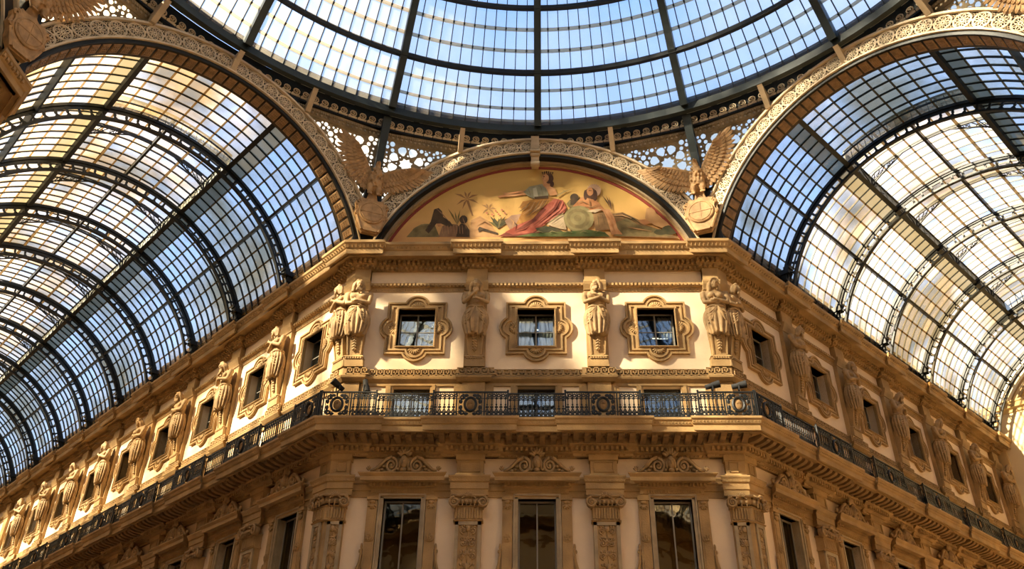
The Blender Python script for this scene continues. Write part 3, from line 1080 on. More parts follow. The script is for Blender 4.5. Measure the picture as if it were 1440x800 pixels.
def medallion_me():
    mb = MB()
    zc = (RZ0 + RZ1) / 2
    for s in (-1, 1):
        mb.box(s * .42 - .02, s * .42 + .02, -.02, .02, RZ0, RZ1)
        mb.box(s * .35 - .01, s * .35 + .01, -.015, .015, RZ0 + .05, RZ1 - .05)
        for t in (-1, 1):
            pts = [(x, 0, z) for x, z in spiral(s * .25, zc + t * .25, .085, .02, 1.5, pi / 2, 16, s * t)]
            mb.tube(pts, .03, 5)
            mb.ellipsoid((s * .13, 0, zc + t * .30), (.075, .02, .055), 6, 4)
            mb.ellipsoid((s * .29, 0, zc + t * .10), (.055, .02, .085), 6, 4)
    pts = [(.17 * cos(a * pi / 10), -.01, zc + .22 * sin(a * pi / 10)) for a in range(21)]
    mb.tube(pts, .045, 6)
    return mb.mesh('medallion_frame', M['iron'])
def medal_me():
    mb = MB()
    zc = (RZ0 + RZ1) / 2
    mb.ellipsoid((0, 0, zc), (.12, .03, .165), 14, 6)
    for k in range(5):
        an = pi / 2 + (k - 2) * .6
        mb.ellipsoid((.05 * cos(an), -.03, zc + .07 * sin(an)), (.012, .012, .04), 6, 4, Matrix.Rotation(-an + pi / 2, 3, 'Y'))
    return mb.mesh('oval_shield', M['stone_dark'], True)
def post_me():
    mb = MB()
    mb.box(-.025, .025, -.025, .025, RZ0, RZ1 + .02)
    mb.ellipsoid((0, 0, RZ1 + .03), (.035, .035, .03), 8, 4)
    mb.tube([(0, .02, RZ0 + .6), (0, .14, RZ0 + .3), (0, .2, RZ0)], .012, 5)
    return mb.mesh('post', M['iron'])
MEDF, MEDAL, POST = medallion_me(), medal_me(), post_me()
_pc, _bc = {}, {}
PB, PP = .98, 1.10
for w, lab in (('front', 'black wrought iron balcony railing with oval shields across the octagon wall'),
               ('left', 'black wrought iron balcony railing running along the sunlit left arm wall'),
               ('right', 'black wrought iron balcony railing running along the right arm wall')):
    (ox, oy), rz = FR[w]
    root = empty('iron_railing', (ox, oy, 0), rz, lab, 'railing', 'iron balcony railings')
    h = 1.13
    segs = []
    lim = 31.0
    pils = [u for u in PIL[w] if abs(u) < lim]
    marks = [(u - h, u + h) for u in pils]
    if w == 'front':
        marks = [(-CH - .4142 * PP + .03, -6.0 + h)] + marks + [(6.0 - h, CH + .4142 * PP - .03)]
    elif w == 'left':
        marks = marks[::-1] + [(-h + .12, .4142 * PP - .03)]
    else:
        marks = [(-.4142 * PP + .03, h - .12)] + marks
    if w == 'right':
        pass
    prev = None
    for a, b in marks:
        segs.append((a, b, PP, True))
        if prev is not None:
            segs.append((prev, a, PB, False))
        prev = b
    for a, b, p, is_p in segs:
        runs = [(a, b)]
        if is_p:
            c = (a + b) / 2
            if (w == 'front' and abs(c) > 4) :
                c = -6.05 if c < 0 else 6.05
            elif w != 'front' and abs(c) < 1:
                c = (-.10 if w == 'left' else .10)
            runs = [(a, c - .44), (c + .44, b)]
            q = part('medallion_frame', MEDF, root, (c, -p, 0))
            part('oval_shield', MEDAL, q)
            for e in (a, b):
                part('post', POST, root, (e, -p, 0))
                mbx = None
        for x0, x1 in runs:
            L = round(x1 - x0, 2)
            if L < .1:
                continue
            if L not in _pc:
                _pc[L] = rail_panel_me(L, 'railing_panel')
            part('railing_panel', _pc[L], root, ((x0 + x1) / 2, -p, 0))
        L = round(b - a, 2)
        if L not in _bc:
            _bc[L] = bars_me(L)
        part('rail_bars', _bc[L], root, ((a + b) / 2, -p, 0))
        if is_p:
            for e in (a, b):
                if abs(e) > .6 and not (w == 'front' and abs(e) > CH):
                    mb = MB()
                    mb.box(e - .02, e + .02, -PP, -PB, RZ1 - .04, RZ1)
                    mb.box(e - .015, e + .015, -PP, -PB, RZ0 + .03, RZ0 + .06)
                    mb.box(e - .012, e + .012, -(PP + PB) / 2 - .012, -(PP + PB) / 2 + .012, RZ0, RZ1)
                    part('rail_return', mb.mesh('rail_return', M['iron']), root)

# floodlights clamped to the railing
def flood(x, y, z, rz, tilt, lab):
    r = empty('floodlight', (x, y, z), rz, lab, 'floodlight', 'black floodlights on the octagon railing')
    R = Matrix.Rotation(tilt, 3, 'X')
    mb = MB()
    rings = []
    for yy, rr in ((.20, .075), (.02, .085), (-.02, .10), (-.22, .115), (-.24, .12)):
        rings.append([tuple(R @ Vector((rr * cos(k * pi / 6), yy, rr * sin(k * pi / 6))) + Vector((0, 0, .20))) for k in range(12)])
    mb.loft(rings)
    part('lamp_head', mb.mesh('lamp_head', M['black'], True), r)
    mb = MB()
    mb.box(-.125, -.11, -.02, .02, .02, .2)
    mb.box(.11, .125, -.02, .02, .02, .2)
    mb.box(-.125, .125, -.02, .02, .0, .02)
    mb.box(-.02, .02, -.02, .02, -.15, .0)
    part('bracket', mb.mesh('bracket', M['black']), r)
for x, p, rz, tl, lab in ((-6.1, 1.0, -.9, -.5, 'black floodlight on the octagon railing, leftmost of the four'),
                         (-5.25, 1.0, 1.2, 1.35, 'upright black floodlight on the octagon railing, second from the left'),
                         (5.35, .99, 1.5, -.25, 'black floodlight on the octagon railing right of the right low window'),
                         (6.15, 1.0, 1.4, -.15, 'black floodlight on the octagon railing near the right corner')):
    flood(x, D - p, RZ1 + .05, rz, tl, lab)
# ------------------------------------------------------------------ stone figures on the upper pilasters (local origin: foot of the term, wall plane)
def limb(mb, pts, rad):
    mb.tube(pts, rad, 10)
    for p, r in zip(pts, rad):
        mb.ellipsoid(p, (r, r, r), 8, 5)

def hand(mb, at, d, up, s):
    """palm with four fingers and a thumb; d = finger direction, up = direction across the fingers"""
    at, d, up = Vector(at), Vector(d).normalized(), Vector(up).normalized()
    mb.tube([at - d * .03, at + d * .05], [.045, .05], 8)
    for k in range(4):
        o = at + d * .06 + up * (.036 - .024 * k)
        L = (.085, .10, .09, .07)[k]
        mb.tube([o, o + d * L * .6, o + d * L + Vector((0, .02, 0))], [.017, .016, .013], 6)
    o = at + up * .05
    mb.tube([o, o + d * .03 + up * .035, o + d * .07 + up * .04], [.018, .017, .013], 6)

def figure_me(female, pose, yaw, bow):
    mb = MB()
    # torso: stacked elliptical sections
    secs = [(1.98, .27, .19, .34), (2.12, .255, .17, .345), (2.28, .285, .185, .36), (2.44, .325, .205, .375), (2.56, .345, .195, .375), (2.65, .31, .155, .37), (2.71, .17, .12, .37)]
    rings = []
    for z, rx, ry, c in secs:
        rings.append([(rx * cos(2 * pi * k / 18), -c + ry * sin(2 * pi * k / 18), z) for k in range(18)])
    mb.loft(rings)
    for s in (-1, 1):
        if female:
            mb.ellipsoid((s * .135, -.56, 2.43), (.115, .11, .115), 12, 8)
        else:
            mb.ellipsoid((s * .13, -.525, 2.47), (.14, .07, .10), 12, 8)
            for z in (2.30, 2.20, 2.10):
                mb.ellipsoid((s * .055, -.515 + (2.3 - z) * .1, z), (.055, .03, .045), 8, 5)
        mb.ellipsoid((s * .35, -.37, 2.59), (.115, .12, .115), 10, 6)
    # neck and head
    hc = Vector((0, -.50 - bow * .10, 2.90 - bow * .05))
    mb.tube([(0, -.38, 2.66), tuple(hc + Vector((0, .04, -.08)))], [.10, .085], 10)
    R = Matrix.Rotation(yaw, 3, 'Z') @ Matrix.Rotation(bow * .45, 3, 'X')
    def H(c, r, seg=10, rin=6):
        mb.ellipsoid(tuple(hc + R @ Vector(c)), r, seg, rin, R)
    H((0, 0, 0), (.115, .145, .165), 14, 10)
    H((0, -.06, -.09), (.075, .085, .075))
    H((0, -.155, -.015), (.02, .03, .045), 6, 5)
    H((0, -.145, .045), (.085, .02, .018), 8, 4)
    for s in (-1, 1):
        H((s * .045, -.132, .018), (.024, .016, .014), 6, 4)
        H((s * .118, .0, -.01), (.02, .035, .045), 6, 5)
        H((s * .06, -.10, -.03), (.04, .04, .035), 6, 5)
    H((0, -.145, -.075), (.038, .018, .012), 6, 4)
    H((0, -.135, -.125), (.03, .025, .025), 6, 4)
    # hair
    rnd = random.Random(5)
    for i in range(46):
        a = rnd.uniform(-.2, pi + .2)
        el = rnd.uniform(.0, 1.3)
        H((.135 * cos(a) * cos(el), .12 * sin(a) * cos(el) + .01, .03 + .15 * sin(el)), (.042, .042, .04), 6, 4)
    for s in (-1, 1):
        for k in range(3):
            pts = [hc + R @ Vector((s * (.12 + .02 * k), -.03 + .05 * k, .06)), hc + R @ Vector((s * (.16 + .015 * k), -.02 + .05 * k, -.08)),
                   hc + R @ Vector((s * (.15 + .02 * k), -.02 + .04 * k, -.20)), hc + R @ Vector((s * (.17 + .03 * k), -.0 + .02 * k, -.31 if female else -.26))]
            mb.tube([tuple(p) for p in pts], [.045, .05, .045, .025], 7)
    if female:
        for k in range(9):
            a = pi * k / 8
            H((.125 * cos(a), -.07, .09 + .10 * sin(a)), (.04, .05, .04), 6, 4)
    else:
        for k in range(5):
            x = (k - 2) * .032
            pts = [hc + R @ Vector((x, -.12, -.10)), hc + R @ Vector((x * 1.3, -.145, -.20)), hc + R @ Vector((x * .6, -.13, -.30 + abs(k - 2) * .03))]
            mb.tube([tuple(p) for p in pts], [.035, .034, .016], 6)
        H((0, -.16, -.055), (.06, .02, .014), 6, 4)
    # arms
    sh = .37
    for s in (-1, 1):
        a = Vector((s * sh, -.38, 2.58))
        if pose == 'crossed':
            el = Vector((s * .385, -.50, 2.22))
            wr = Vector((-s * .06, -.66 - (.05 if s > 0 else 0), 2.36 + s * .05))
            d = Vector((-s * .9, .15, .45))
        elif pose == 'folded':
            el = Vector((s * .37, -.50, 2.20))
            wr = Vector((-s * .02, -.63 - (.05 if s > 0 else 0), 2.19 + s * .03))
            d = Vector((-s, .12, .02))
        else:
            el = Vector((s * .39, -.50, 2.22))
            wr = Vector((s * .07, -.68, 2.46 if s < 0 else 2.28))
            d = Vector((-s * .5, -.05, .8)) if s < 0 else Vector((-1, .0, .1))
        limb(mb, [tuple(a), tuple((a + el) / 2 + Vector((s * .015, 0, 0))), tuple(el)], [.095, .088, .07])
        limb(mb, [tuple(el), tuple(el.lerp(wr, .35)), tuple(wr)], [.07, .072, .045])
        hand(mb, wr + d.normalized() * .03, d, (0, -.2, 1) if abs(d.z) < .6 else (-s, 0, .3), s)
    return fused(mb, .0175, M['statue'], 'figure', 2, .35)

def drape_me(seed, nf=13):
    rnd = random.Random(seed)
    mb = MB()
    rings = []
    N = 96
    ph = rnd.uniform(0, 6)
    zs = [1.06, 1.10, 1.22, 1.38, 1.55, 1.72, 1.86, 1.96, 2.03, 2.08]
    rx = [.27, .285, .32, .36, .395, .405, .385, .345, .31, .28]
    ry = [.19, .20, .215, .235, .25, .255, .245, .225, .21, .19]
    for z, a, b in zip(zs, rx, ry):
        t = (2.05 - z) / 1.0
        ring = []
        for k in range(N):
            th = 2 * pi * k / N
            fold = (abs(sin(th * nf / 2 + ph + .35 * sin(3 * th + seed) + t * .8 * cos(th))) - .5) * .125 * max(0, min(1, t * 1.5 + .15))
            hem = .07 * sin(th * 5 + seed) * max(0, t - .8) * 4
            r = 1 + fold / a * 1.0
            ring.append((a * r * cos(th), -.33 + b * r * sin(th), z - (hem if z < 1.3 else 0)))
        rings.append(ring)
    mb.loft(rings)
    # rolled girdle and swags fanning from the belly
    mb.tube([(.30 * cos(k * pi / 12), -.335 + .215 * sin(k * pi / 12), 2.05 + .02 * sin(k * 1.3)) for k in range(25)], .038, 8)
    for s in (-1, 1):
        for k in range(4):
            mb.tube([(s * .02, -.57, 2.02 - .03 * k), (s * (.14 + .02 * k), -.585, 1.86 - .10 * k), (s * (.27 + .015 * k), -.52 + .02 * k, 1.78 - .12 * k), (s * .385, -.38, 1.82 - .13 * k)],
                    [.02, .028, .026, .015], 6)
    me = mb.mesh('drapery', M['statue'], True)
    return me

def term_me():
    """tapering pier that carries the figure, with its moulded block"""
    mb = MB()
    mb.frustum((-.34, .34, -.25, 0, 0.0), (-.31, .31, -.25, 0, .34))
    mb.frustum((-.33, .33, -.28, 0, .34), (-.28, .28, -.25, 0, .40))
    mb.frustum((-.22, .22, -.22, 0, .40), (-.29, .29, -.40, 0, 1.35))
    for s in (-1, 1):
        a, b = sorted((s * .19, s * .235))
        mb.frustum((a, b, -.25, -.1, .42), (a + s * .05, b + s * .05, -.41, -.2, 1.2))
    for i in range(7):
        u = -.24 + .08 * i
        mb.box(u - .025, u + .025, -.285, -.24, .27, .33)
    return mb.mesh('term', M['stone'])

def garland_me():
    mb = MB()
    rnd = random.Random(3)
    for k in range(7):
        z = 1.14 - .09 * k
        w = .06 * (1 - k * .07)
        for s in (-1, 0, 1):
            mb.ellipsoid((s * w, -.385 + k * .018 - .01 * (s == 0), z + (.0 if s else .02)), (.045, .045, .045), 7, 5)
    mb.tube([(0, -.27, .60), (0, -.25, .50)], [.03, .008], 6)
    return mb.mesh('garland', M['statue'], True)

TERM, GARL = term_me(), garland_me()
DRAPE = [drape_me(1, 13), drape_me(2, 15)]
FIGV = {
    'clasped': figure_me(False, 'clasped', 0.0, 1.0),
    'crossed': figure_me(False, 'crossed', -.5, .3),
    'woman': figure_me(True, 'folded', 0.05, .5),
    'folded': figure_me(False, 'folded', .35, .7),
}
DESC = {'clasped': 'stone man with clasped hands', 'crossed': 'stone man with crossed arms',
        'woman': 'long haired stone woman with folded arms', 'folded': 'stone man with folded arms'}

def caryatid(w, u, v, where, grp):
    (ox, oy), rz = FR[w]
    r = empty('stone_figure', (ox + u * cos(rz), oy + u * sin(rz), 12.72), rz, DESC[v] + ', ' + where, 'statue', grp)
    # stand in front of the pilaster face
    q = 0
    part('term', TERM, r, (0, -.02, 0))
    part('body', FIGV[v], r, (0, -.06, 0))
    part('drapery', DRAPE[0 if v in ('clasped', 'woman') else 1], r, (0, -.06, 0))
    part('garland', GARL, r, (0, -.03, 0))

caryatid('front', -2.0, 'clasped', 'left of the middle upper window', 'stone figures of the octagon wall')
caryatid('front', 2.0, 'crossed', 'right of the middle upper window', 'stone figures of the octagon wall')
caryatid('front', -5.92, 'folded', 'at the left corner of the octagon wall', 'stone figures of the octagon wall')
caryatid('front', 5.92, 'woman', 'at the right corner of the octagon wall', 'stone figures of the octagon wall')
caryatid('left', -.2, 'crossed', 'on the sunlit side of the left corner', 'stone figures of the left arm')
caryatid('right', .2, 'folded', 'on the shaded side of the right corner', 'stone figures of the right arm')
vs = ['crossed', 'clasped', 'folded', 'woman', 'crossed', 'folded', 'clasped', 'crossed', 'folded']
for i, t in enumerate(LP[:8]):
    caryatid('left', -t, vs[i], '%s pilaster of the left arm from the corner' % ORD[i], 'stone figures of the left arm')
vs = ['folded', 'crossed', 'clasped', 'woman', 'crossed', 'folded']
for i, t in enumerate(RP):
    caryatid('right', t, vs[i], '%s pilaster of the right arm from the corner' % ORD[i], 'stone figures of the right arm')

# ------------------------------------------------------------------ eagles on cartouches
def eagle_body_me():
    mb = MB()
    # origin: foot of the cartouche; shield is 1.5 high, bird above; outward = -y
    mb.ellipsoid((0, -.10, 2.25), (.27, .26, .48), 14, 10, Matrix.Rotation(.18, 3, 'X'))
    mb.ellipsoid((0, -.22, 2.45), (.20, .16, .28), 12, 8)
    mb.tube([(0, -.14, 2.55), (.02, -.22, 2.78), (.03, -.28, 2.93)], [.17, .125, .10], 12)
    mb.ellipsoid((.03, -.31, 2.98), (.095, .125, .10), 12, 8)
    mb.tube([(.03, -.42, 2.98), (.03, -.50, 2.965), (.03, -.53, 2.91)], [.045, .035, .012], 8)
    for s in (-1, 1):
        mb.ellipsoid((.03 + s * .06, -.38, 3.02), (.035, .05, .02), 6, 4)
        mb.tube([(s * .14, -.16, 2.05), (s * .17, -.22, 1.85), (s * .15, -.20, 1.68)], [.13, .11, .065], 10)
        for k in range(4):
            mb.tube([(s * .15, -.20, 1.66), (s * (.10 + .05 * k), -.32, 1.62), (s * (.10 + .05 * k), -.38, 1.54)], [.035, .032, .014], 6)
        mb.tube([(s * .2, -.05, 2.5), (s * .42, -.04, 2.62)], [.15, .12], 10)
    mb.loft([[(x, y, z) for x, y, z in ((-.12, -.02, 1.9), (.12, -.02, 1.9), (.14, .05, 1.9), (-.14, .05, 1.9))],
             [(x, y, z) for x, y, z in ((-.22, .0, 1.5), (.22, .0, 1.5), (.22, .05, 1.5), (-.22, .05, 1.5))]])
    rnd = random.Random(2)
    for i in range(70):
        th = rnd.uniform(-2.6, -.5)
        z = rnd.uniform(1.95, 2.75)
        k = sqrt(max(.05, 1 - ((z - 2.3) / .55) ** 2))
        mb.ellipsoid((.26 * k * cos(th), -.14 + .26 * k * sin(th) - (z - 2.2) * .15, z), (.045, .03, .065), 6, 4)
    return fused(mb, .022, M['eagle'], 'bird_body', 1, .5)

def wing_me(s, lift):
    """s = -1 left as seen; three overlapping rows of feathers spreading from the shoulder"""
    mb = MB()
    sh = Vector((s * .25, -.06, 2.62))
    tip_dir = Vector((s * cos(lift), 0, sin(lift)))
    def feather(base, d, L, w, y):
        d = d.normalized()
        n = Vector((d.z, 0, -d.x))
        b = base + Vector((0, y, 0))
        pts = []
        prof = [(0, .35), (.25, .8), (.6, 1.0), (.85, .85), (1.0, .25)]
        top = [b + d * L * t + n * w * k / 2 + Vector((0, .03 * t * t, 0)) for t, k in prof]
        bot = [b + d * L * t - n * w * k / 2 + Vector((0, .03 * t * t, 0)) for t, k in prof]
        rid = [b + d * L * t + Vector((0, -.03 + .03 * t * t, 0)) for t, k in prof]
        vs = [tuple(v) for v in top + rid + bot] + [tuple(v + Vector((0, .025, 0))) for v in rid]
        fs = []
        for i in range(4):
            fs += [(i, i + 1, i + 6, i + 5), (i + 5, i + 6, i + 11, i + 10), (i + 10, i + 11, i + 16, i + 15), (i + 15, i + 16, i + 1, i)]
        fs += [(4, 9, 14, 19), (0, 15, 10, 5)]
        mb.add(vs, fs)
    span = 1.05
    for row, (n, L0, L1, w, y) in enumerate(((15, .72, .92, .20, .03), (15, .5, .58, .19, -.03), (13, .34, .34, .17, -.08), (11, .2, .2, .14, -.12))):
        for i in range(n):
            t = i / (n - 1)
            base = sh + tip_dir * span * t * (.95 if row == 0 else .9) + Vector((0, -.42 * t, 0))
            ang = -pi / 2 + (lift + pi / 2) * (t ** 1.1) * .88 + .12
            d = Vector((s * cos(ang), 0, sin(ang)))
            L = L0 + (L1 - L0) * t
            if row == 0 and t > .8:
                L *= 1.02
            feather(base, d, L, w, y - .04 * t)
    mb.tube([tuple(sh), tuple(sh + tip_dir * .5 + Vector((0, -.25, .05))), tuple(sh + tip_dir * 1.05 + Vector((0, -.45, .0))), tuple(sh + tip_dir * 1.5 + Vector((0, -.5, 0)))], [.15, .12, .08, .03], 8)
    return mb.mesh('wing', M['eagle'])

def cartouche_me():
    mb = MB()
    out = [(-.26, .0), (.26, .0), (.46, .28), (.50, .60), (.60, .78), (.56, 1.0), (.60, 1.18), (.46, 1.30), (.38, 1.46), (.18, 1.42), (0, 1.56), (-.18, 1.42), (-.38, 1.46),
           (-.46, 1.30), (-.60, 1.18), (-.56, 1.0), (-.60, .78), (-.50, .60), (-.46, .28)]
    mb.prism(out, 0, .16)
    mb.prism([(x * .86, .1 + (z - .1) * .9 + .03) for x, z in out], .15, .24)
    for s in (-1, 1):
        mb.tube([(x, -.20, z) for x, z in spiral(s * .50, 1.18, .12, .02, 1.3, pi / 2, 14, s)], .045, 6)
        mb.tube([(x, -.20, z) for x, z in spiral(s * .50, .72, .10, .02, 1.2, -pi / 2, 14, -s)], .045, 6)
        mb.tube([(s * .30, -.20, .06), (s * .42, -.22, .36), (s * .50, -.2, .6)], .05, 6)
    return mb.mesh('cartouche', M['eagle'])
def shield_me():
    mb = MB()
    mb.tube([(0, -.20, .78), (0, -.26, .78), (0, -.31, .78)], [.43, .42, .36], 28)
    mb.tube([(.42 * cos(k * pi / 14), -.27, .78 + .42 * sin(k * pi / 14)) for k in range(29)], .035, 6)
    mb.box(-.40, .40, -.325, -.30, .765, .795)
    mb.box(-.012, .012, -.325, -.30, .38, 1.18)
    return mb.mesh('round_shield', M['eagle'])

EB, CART, SHLD = eagle_body_me(), cartouche_me(), shield_me()
WL = {(-1): wing_me(-1, .95), 1: wing_me(1, .95)}
WLO = {(-1): wing_me(-1, .30), 1: wing_me(1, .30)}
def eagle(x, y, z, rz, left_high, lab):
    r = empty('stone_eagle', (x, y, z), rz, lab, 'statue', 'stone eagles under the dome')
    r.scale = (1.0, 1.0, 1.0)
    part('cartouche', CART, r)
    part('round_shield', SHLD, r)
    part('bird_body', EB, r)
    part('wing', (WL if left_high else WLO)[-1], r)
    part('wing', (WLO if left_high else WL)[1], r)
def corner_pt(x, y, inset):
    v = Vector((0 - x, CY - y, 0)).normalized()
    return x + v.x * inset, y + v.y * inset
for (x, y, rz, lh, lab) in ((-CH, D, pi / 8, True, 'stone eagle with spread wings left of the painted lunette'),
                           (CH, D, -pi / 8, False, 'stone eagle with spread wings right of the painted lunette'),
                           (-AP, CY + CH, 3 * pi / 8, False, 'near stone eagle cut off at the top left of the picture'),
                           (AP, CY + CH, -3 * pi / 8, True, 'near stone eagle whose wing tip shows at the top right edge')):
    cx, cy = corner_pt(x, y, .72)
    eagle(cx, cy, 17.62, rz, lh, lab)
    # ledge block that carries the eagle
# ------------------------------------------------------------------ octagon arches
# side index: 0 front lunette, 1 left opening, 7 right opening, 2 far left lunette, 6 far right lunette, others behind
def side_frame(k):
    """frame of octagon side k (azimuth -45 deg * k from +y): origin at mid side, rotation"""
    az = -k * pi / 4
    return (AP * sin(az), CY + AP * cos(az)), -az
ZA = 15.56                             # centre height of the octagon arches
R_IN, R_OUT = 6.02, 6.70

def band_me(a0, a1, r0, r1, p0, p1, name, m, n=72):
    mb = MB()
    rings = []
    for i in range(n + 1):
        a = a0 + (a1 - a0) * i / n
        c, s = cos(a), sin(a)
        rings.append([(r0 * c, -p0, ZA + r0 * s), (r1 * c, -p0, ZA + r1 * s), (r1 * c, -p1, ZA + r1 * s), (r0 * c, -p1, ZA + r0 * s)])
    mb.loft(rings)
    return mb.mesh(name, m)

def rosette_me():
    """cast iron ring with eight petals (local: centre at origin, facing -y)"""
    mb = MB()
    def ring(r, t, n=18, y=0.0):
        for i in range(n):
            a, b = 2 * pi * i / n, 2 * pi * (i + 1) / n
            mb.add([((r - t) * cos(a), y, (r - t) * sin(a)), ((r + t) * cos(a), y, (r + t) * sin(a)), ((r + t) * cos(b), y, (r + t) * sin(b)), ((r - t) * cos(b), y, (r - t) * sin(b)),
                    ((r - t) * cos(a), y - .04, (r - t) * sin(a)), ((r + t) * cos(a), y - .04, (r + t) * sin(a)), ((r + t) * cos(b), y - .04, (r + t) * sin(b)), ((r - t) * cos(b), y - .04, (r - t) * sin(b))],
                   [(4, 5, 6, 7), (0, 3, 7, 4), (1, 5, 6, 2)])
    ring(.265, .016)
    ring(.235, .007, 18)
    ring(.05, .02, 8)
    for k in range(8):
        a = pi * k / 4
        d = Vector((cos(a), 0, sin(a)))
        n = Vector((-sin(a), 0, cos(a)))
        o = [d * .06, d * .13 + n * .05, d * .20 + n * .045, d * .225, d * .20 - n * .045, d * .13 - n * .05]
        i_ = [d * .09, d * .135 + n * .027, d * .185 + n * .026, d * .20, d * .185 - n * .026, d * .135 - n * .027]
        for j in range(6):
            q = (j + 1) % 6
            vs = [o[j], o[q], i_[q], i_[j]]
            mb.add([tuple(v) for v in vs] + [tuple(v + Vector((0, -.035, 0))) for v in vs], [(4, 5, 6, 7), (0, 1, 5, 4), (2, 3, 7, 6)])
    return mb.mesh('rosette', M['cast'])

def filler_me(r_mid):
    """scroll filling between two rosettes"""
    mb = MB()
    for s in (-1, 1):
        for t in (-1, 1):
            pts = [(x, -.02, z) for x, z in spiral(s * .045, t * .17, .06, .015, 1.2, 0 if s > 0 else pi, 9, s * t)]
            mb.tube(pts, .012, 4)
            mb.tube([(s * .01, -.02, 0), (s * .05, -.02, t * .06), (s * .03, -.02, t * .12)], .012, 4)
            mb.tube([(s * .10, -.02, t * .26), (s * .13, -.02, t * .22), (s * .11, -.02, t * .19)], .012, 4)
    mb.ellipsoid((0, -.02, 0), (.03, .02, .05), 6, 4)
    return mb.mesh('scroll_filler', M['cast'])
ROS, FIL = rosette_me(), filler_me(0)

def arch(k, detail, lab):
    (ox, oy), rz = side_frame(k)
    r = empty('trim_%d' % (k + 1), (ox, oy, 0), rz, lab, None, None, 'structure')
    lunette = k % 2 == 0
    a0, a1 = radians(14), radians(166)
    part('backing', band_me(a0, a1, R_IN + .04, R_OUT - .04, .22, .30, 'backing', M['cast_back']), r)
    part('outer_rim', band_me(a0, a1, R_OUT - .05, R_OUT + .03, .20, .42, 'outer_rim', M['cast']), r)
    part('inner_rim', band_me(a0, a1, R_IN - .01, R_IN + .05, .20, .42, 'inner_rim', M['cast']), r)
    part('black_fillet', band_me(a0, a1, R_IN - .14, R_IN - .01, .09 if lunette else .0, .34, 'black_fillet', M['iron']), r)
    part('top_web', band_me(a0, a1, R_OUT + .03, R_OUT + .09, -.3, .36, 'top_web', M['cast_back']), r)
    if detail:
        rm = (R_IN + R_OUT) / 2 + .005
        n = 26
        for i in range(n):
            a = radians(20) + (radians(160) - radians(20)) * (i + .5) / n
            o = part('rosette', ROS, r, (rm * cos(a), -.31, ZA + rm * sin(a)))
            o.rotation_euler = (0, pi / 2 - a, 0)
            b = radians(20) + (radians(140)) * i / n
            o = part('scroll_filler', FIL, r, (rm * cos(b), -.31, ZA + rm * sin(b)))
            o.rotation_euler = (0, pi / 2 - b, 0)
    if not lunette:
        # soffit of bronze coffers
        n = 44
        sof = band_me(a0, a1, R_IN - .14, R_IN - .06, -.38, .30, 'soffit', M['iron_brown'])
        part('soffit', sof, r)
        if detail:
            mb = MB()
            w2 = R_IN * (a1 - a0) / n / 2 * .80
            mb.add([(-w2, -.24, 0), (w2, -.24, 0), (w2, .26, 0), (-w2, .26, 0), (-w2 * .8, -.18, -.03), (w2 * .8, -.18, -.03), (w2 * .8, .20, -.03), (-w2 * .8, .20, -.03)],
                   [(0, 1, 2, 3), (4, 7, 6, 5), (0, 4, 5, 1), (1, 5, 6, 2), (2, 6, 7, 3), (3, 7, 4, 0)])
            for kx in (-1, 0, 1):
                for ky in (-1, 0, 1):
                    mb.ellipsoid((kx * w2 * .45, .01 + ky * .12, -.035), (w2 * .14, .035, .015), 6, 4)
            pm = mb.mesh('soffit_panel', M['panel'])
            for i in range(n):
                a = a0 + (a1 - a0) * (i + .5) / n
                o = part('soffit_panel', pm, r, ((R_IN - .142) * cos(a), 0, ZA + (R_IN - .142) * sin(a)))
                o.rotation_euler = (0, pi / 2 - a, 0)
    else:
        # lunette recess: tan frame, dark red line
        part('plaster_ring', band_me(radians(8), radians(172), R_IN - .21, R_IN - .02, -.14, .08, 'plaster_ring', M['ring_tan']), r)
        part('plaster_moulding', band_me(radians(8), radians(172), R_IN - .26, R_IN - .20, -.14, -.06, 'plaster_moulding', M['stone']), r)
        part('red_line', band_me(radians(8), radians(172), R_IN - .36, R_IN - .26, -.14, -.105, 'red_line', RED), r)
    return r
M['ring_tan'] = mat('grey_tan_plaster', (0.36, 0.27, 0.16), 0.8, var=0.15, scale=1)
RED = mat('dark_red_paint', (0.22, 0.03, 0.015), 0.7)
arch(0, True, 'cast iron arch with rosettes over the painted lunette')
arch(1, True, 'cast iron arch with rosettes over the opening of the left arm')
arch(7, True, 'cast iron arch with rosettes over the opening of the right arm')
for k in (2, 3, 4, 5, 6):
    arch(k, False, 'plain outlying cast iron arch of octagon side number %d behind the viewer' % k)

# keystone console over the front lunette
r = empty('keystone', (0, D, 0), 0, 'tan scroll keystone at the top of the painted lunette arch', 'keystone')
mb = MB()
mb.wb(-.15, .15, .2, .60, 21.55, 22.24)
for k in (-1, 0, 1):
    mb.wb(k * .08 - .02, k * .08 + .02, .60, .62, 21.6, 22.2)
mb.wb(-.19, .19, .15, .64, 21.48, 21.55)
mb.frustum((-.13, .13, -.34, -.05, 21.08), (-.16, .16, -.50, -.05, 21.5))
part('console', mb.mesh('console', M['cast_tan']), r)
for _y, _z, _q in ((-.36, 21.08, .11), (-.47, 21.42, .07)):
    mb = MB()
    mb.tube([(-.165, _y, _z), (.165, _y, _z)], _q, 12)
    part('volute', mb.mesh('volute', M['cast_tan']), r)

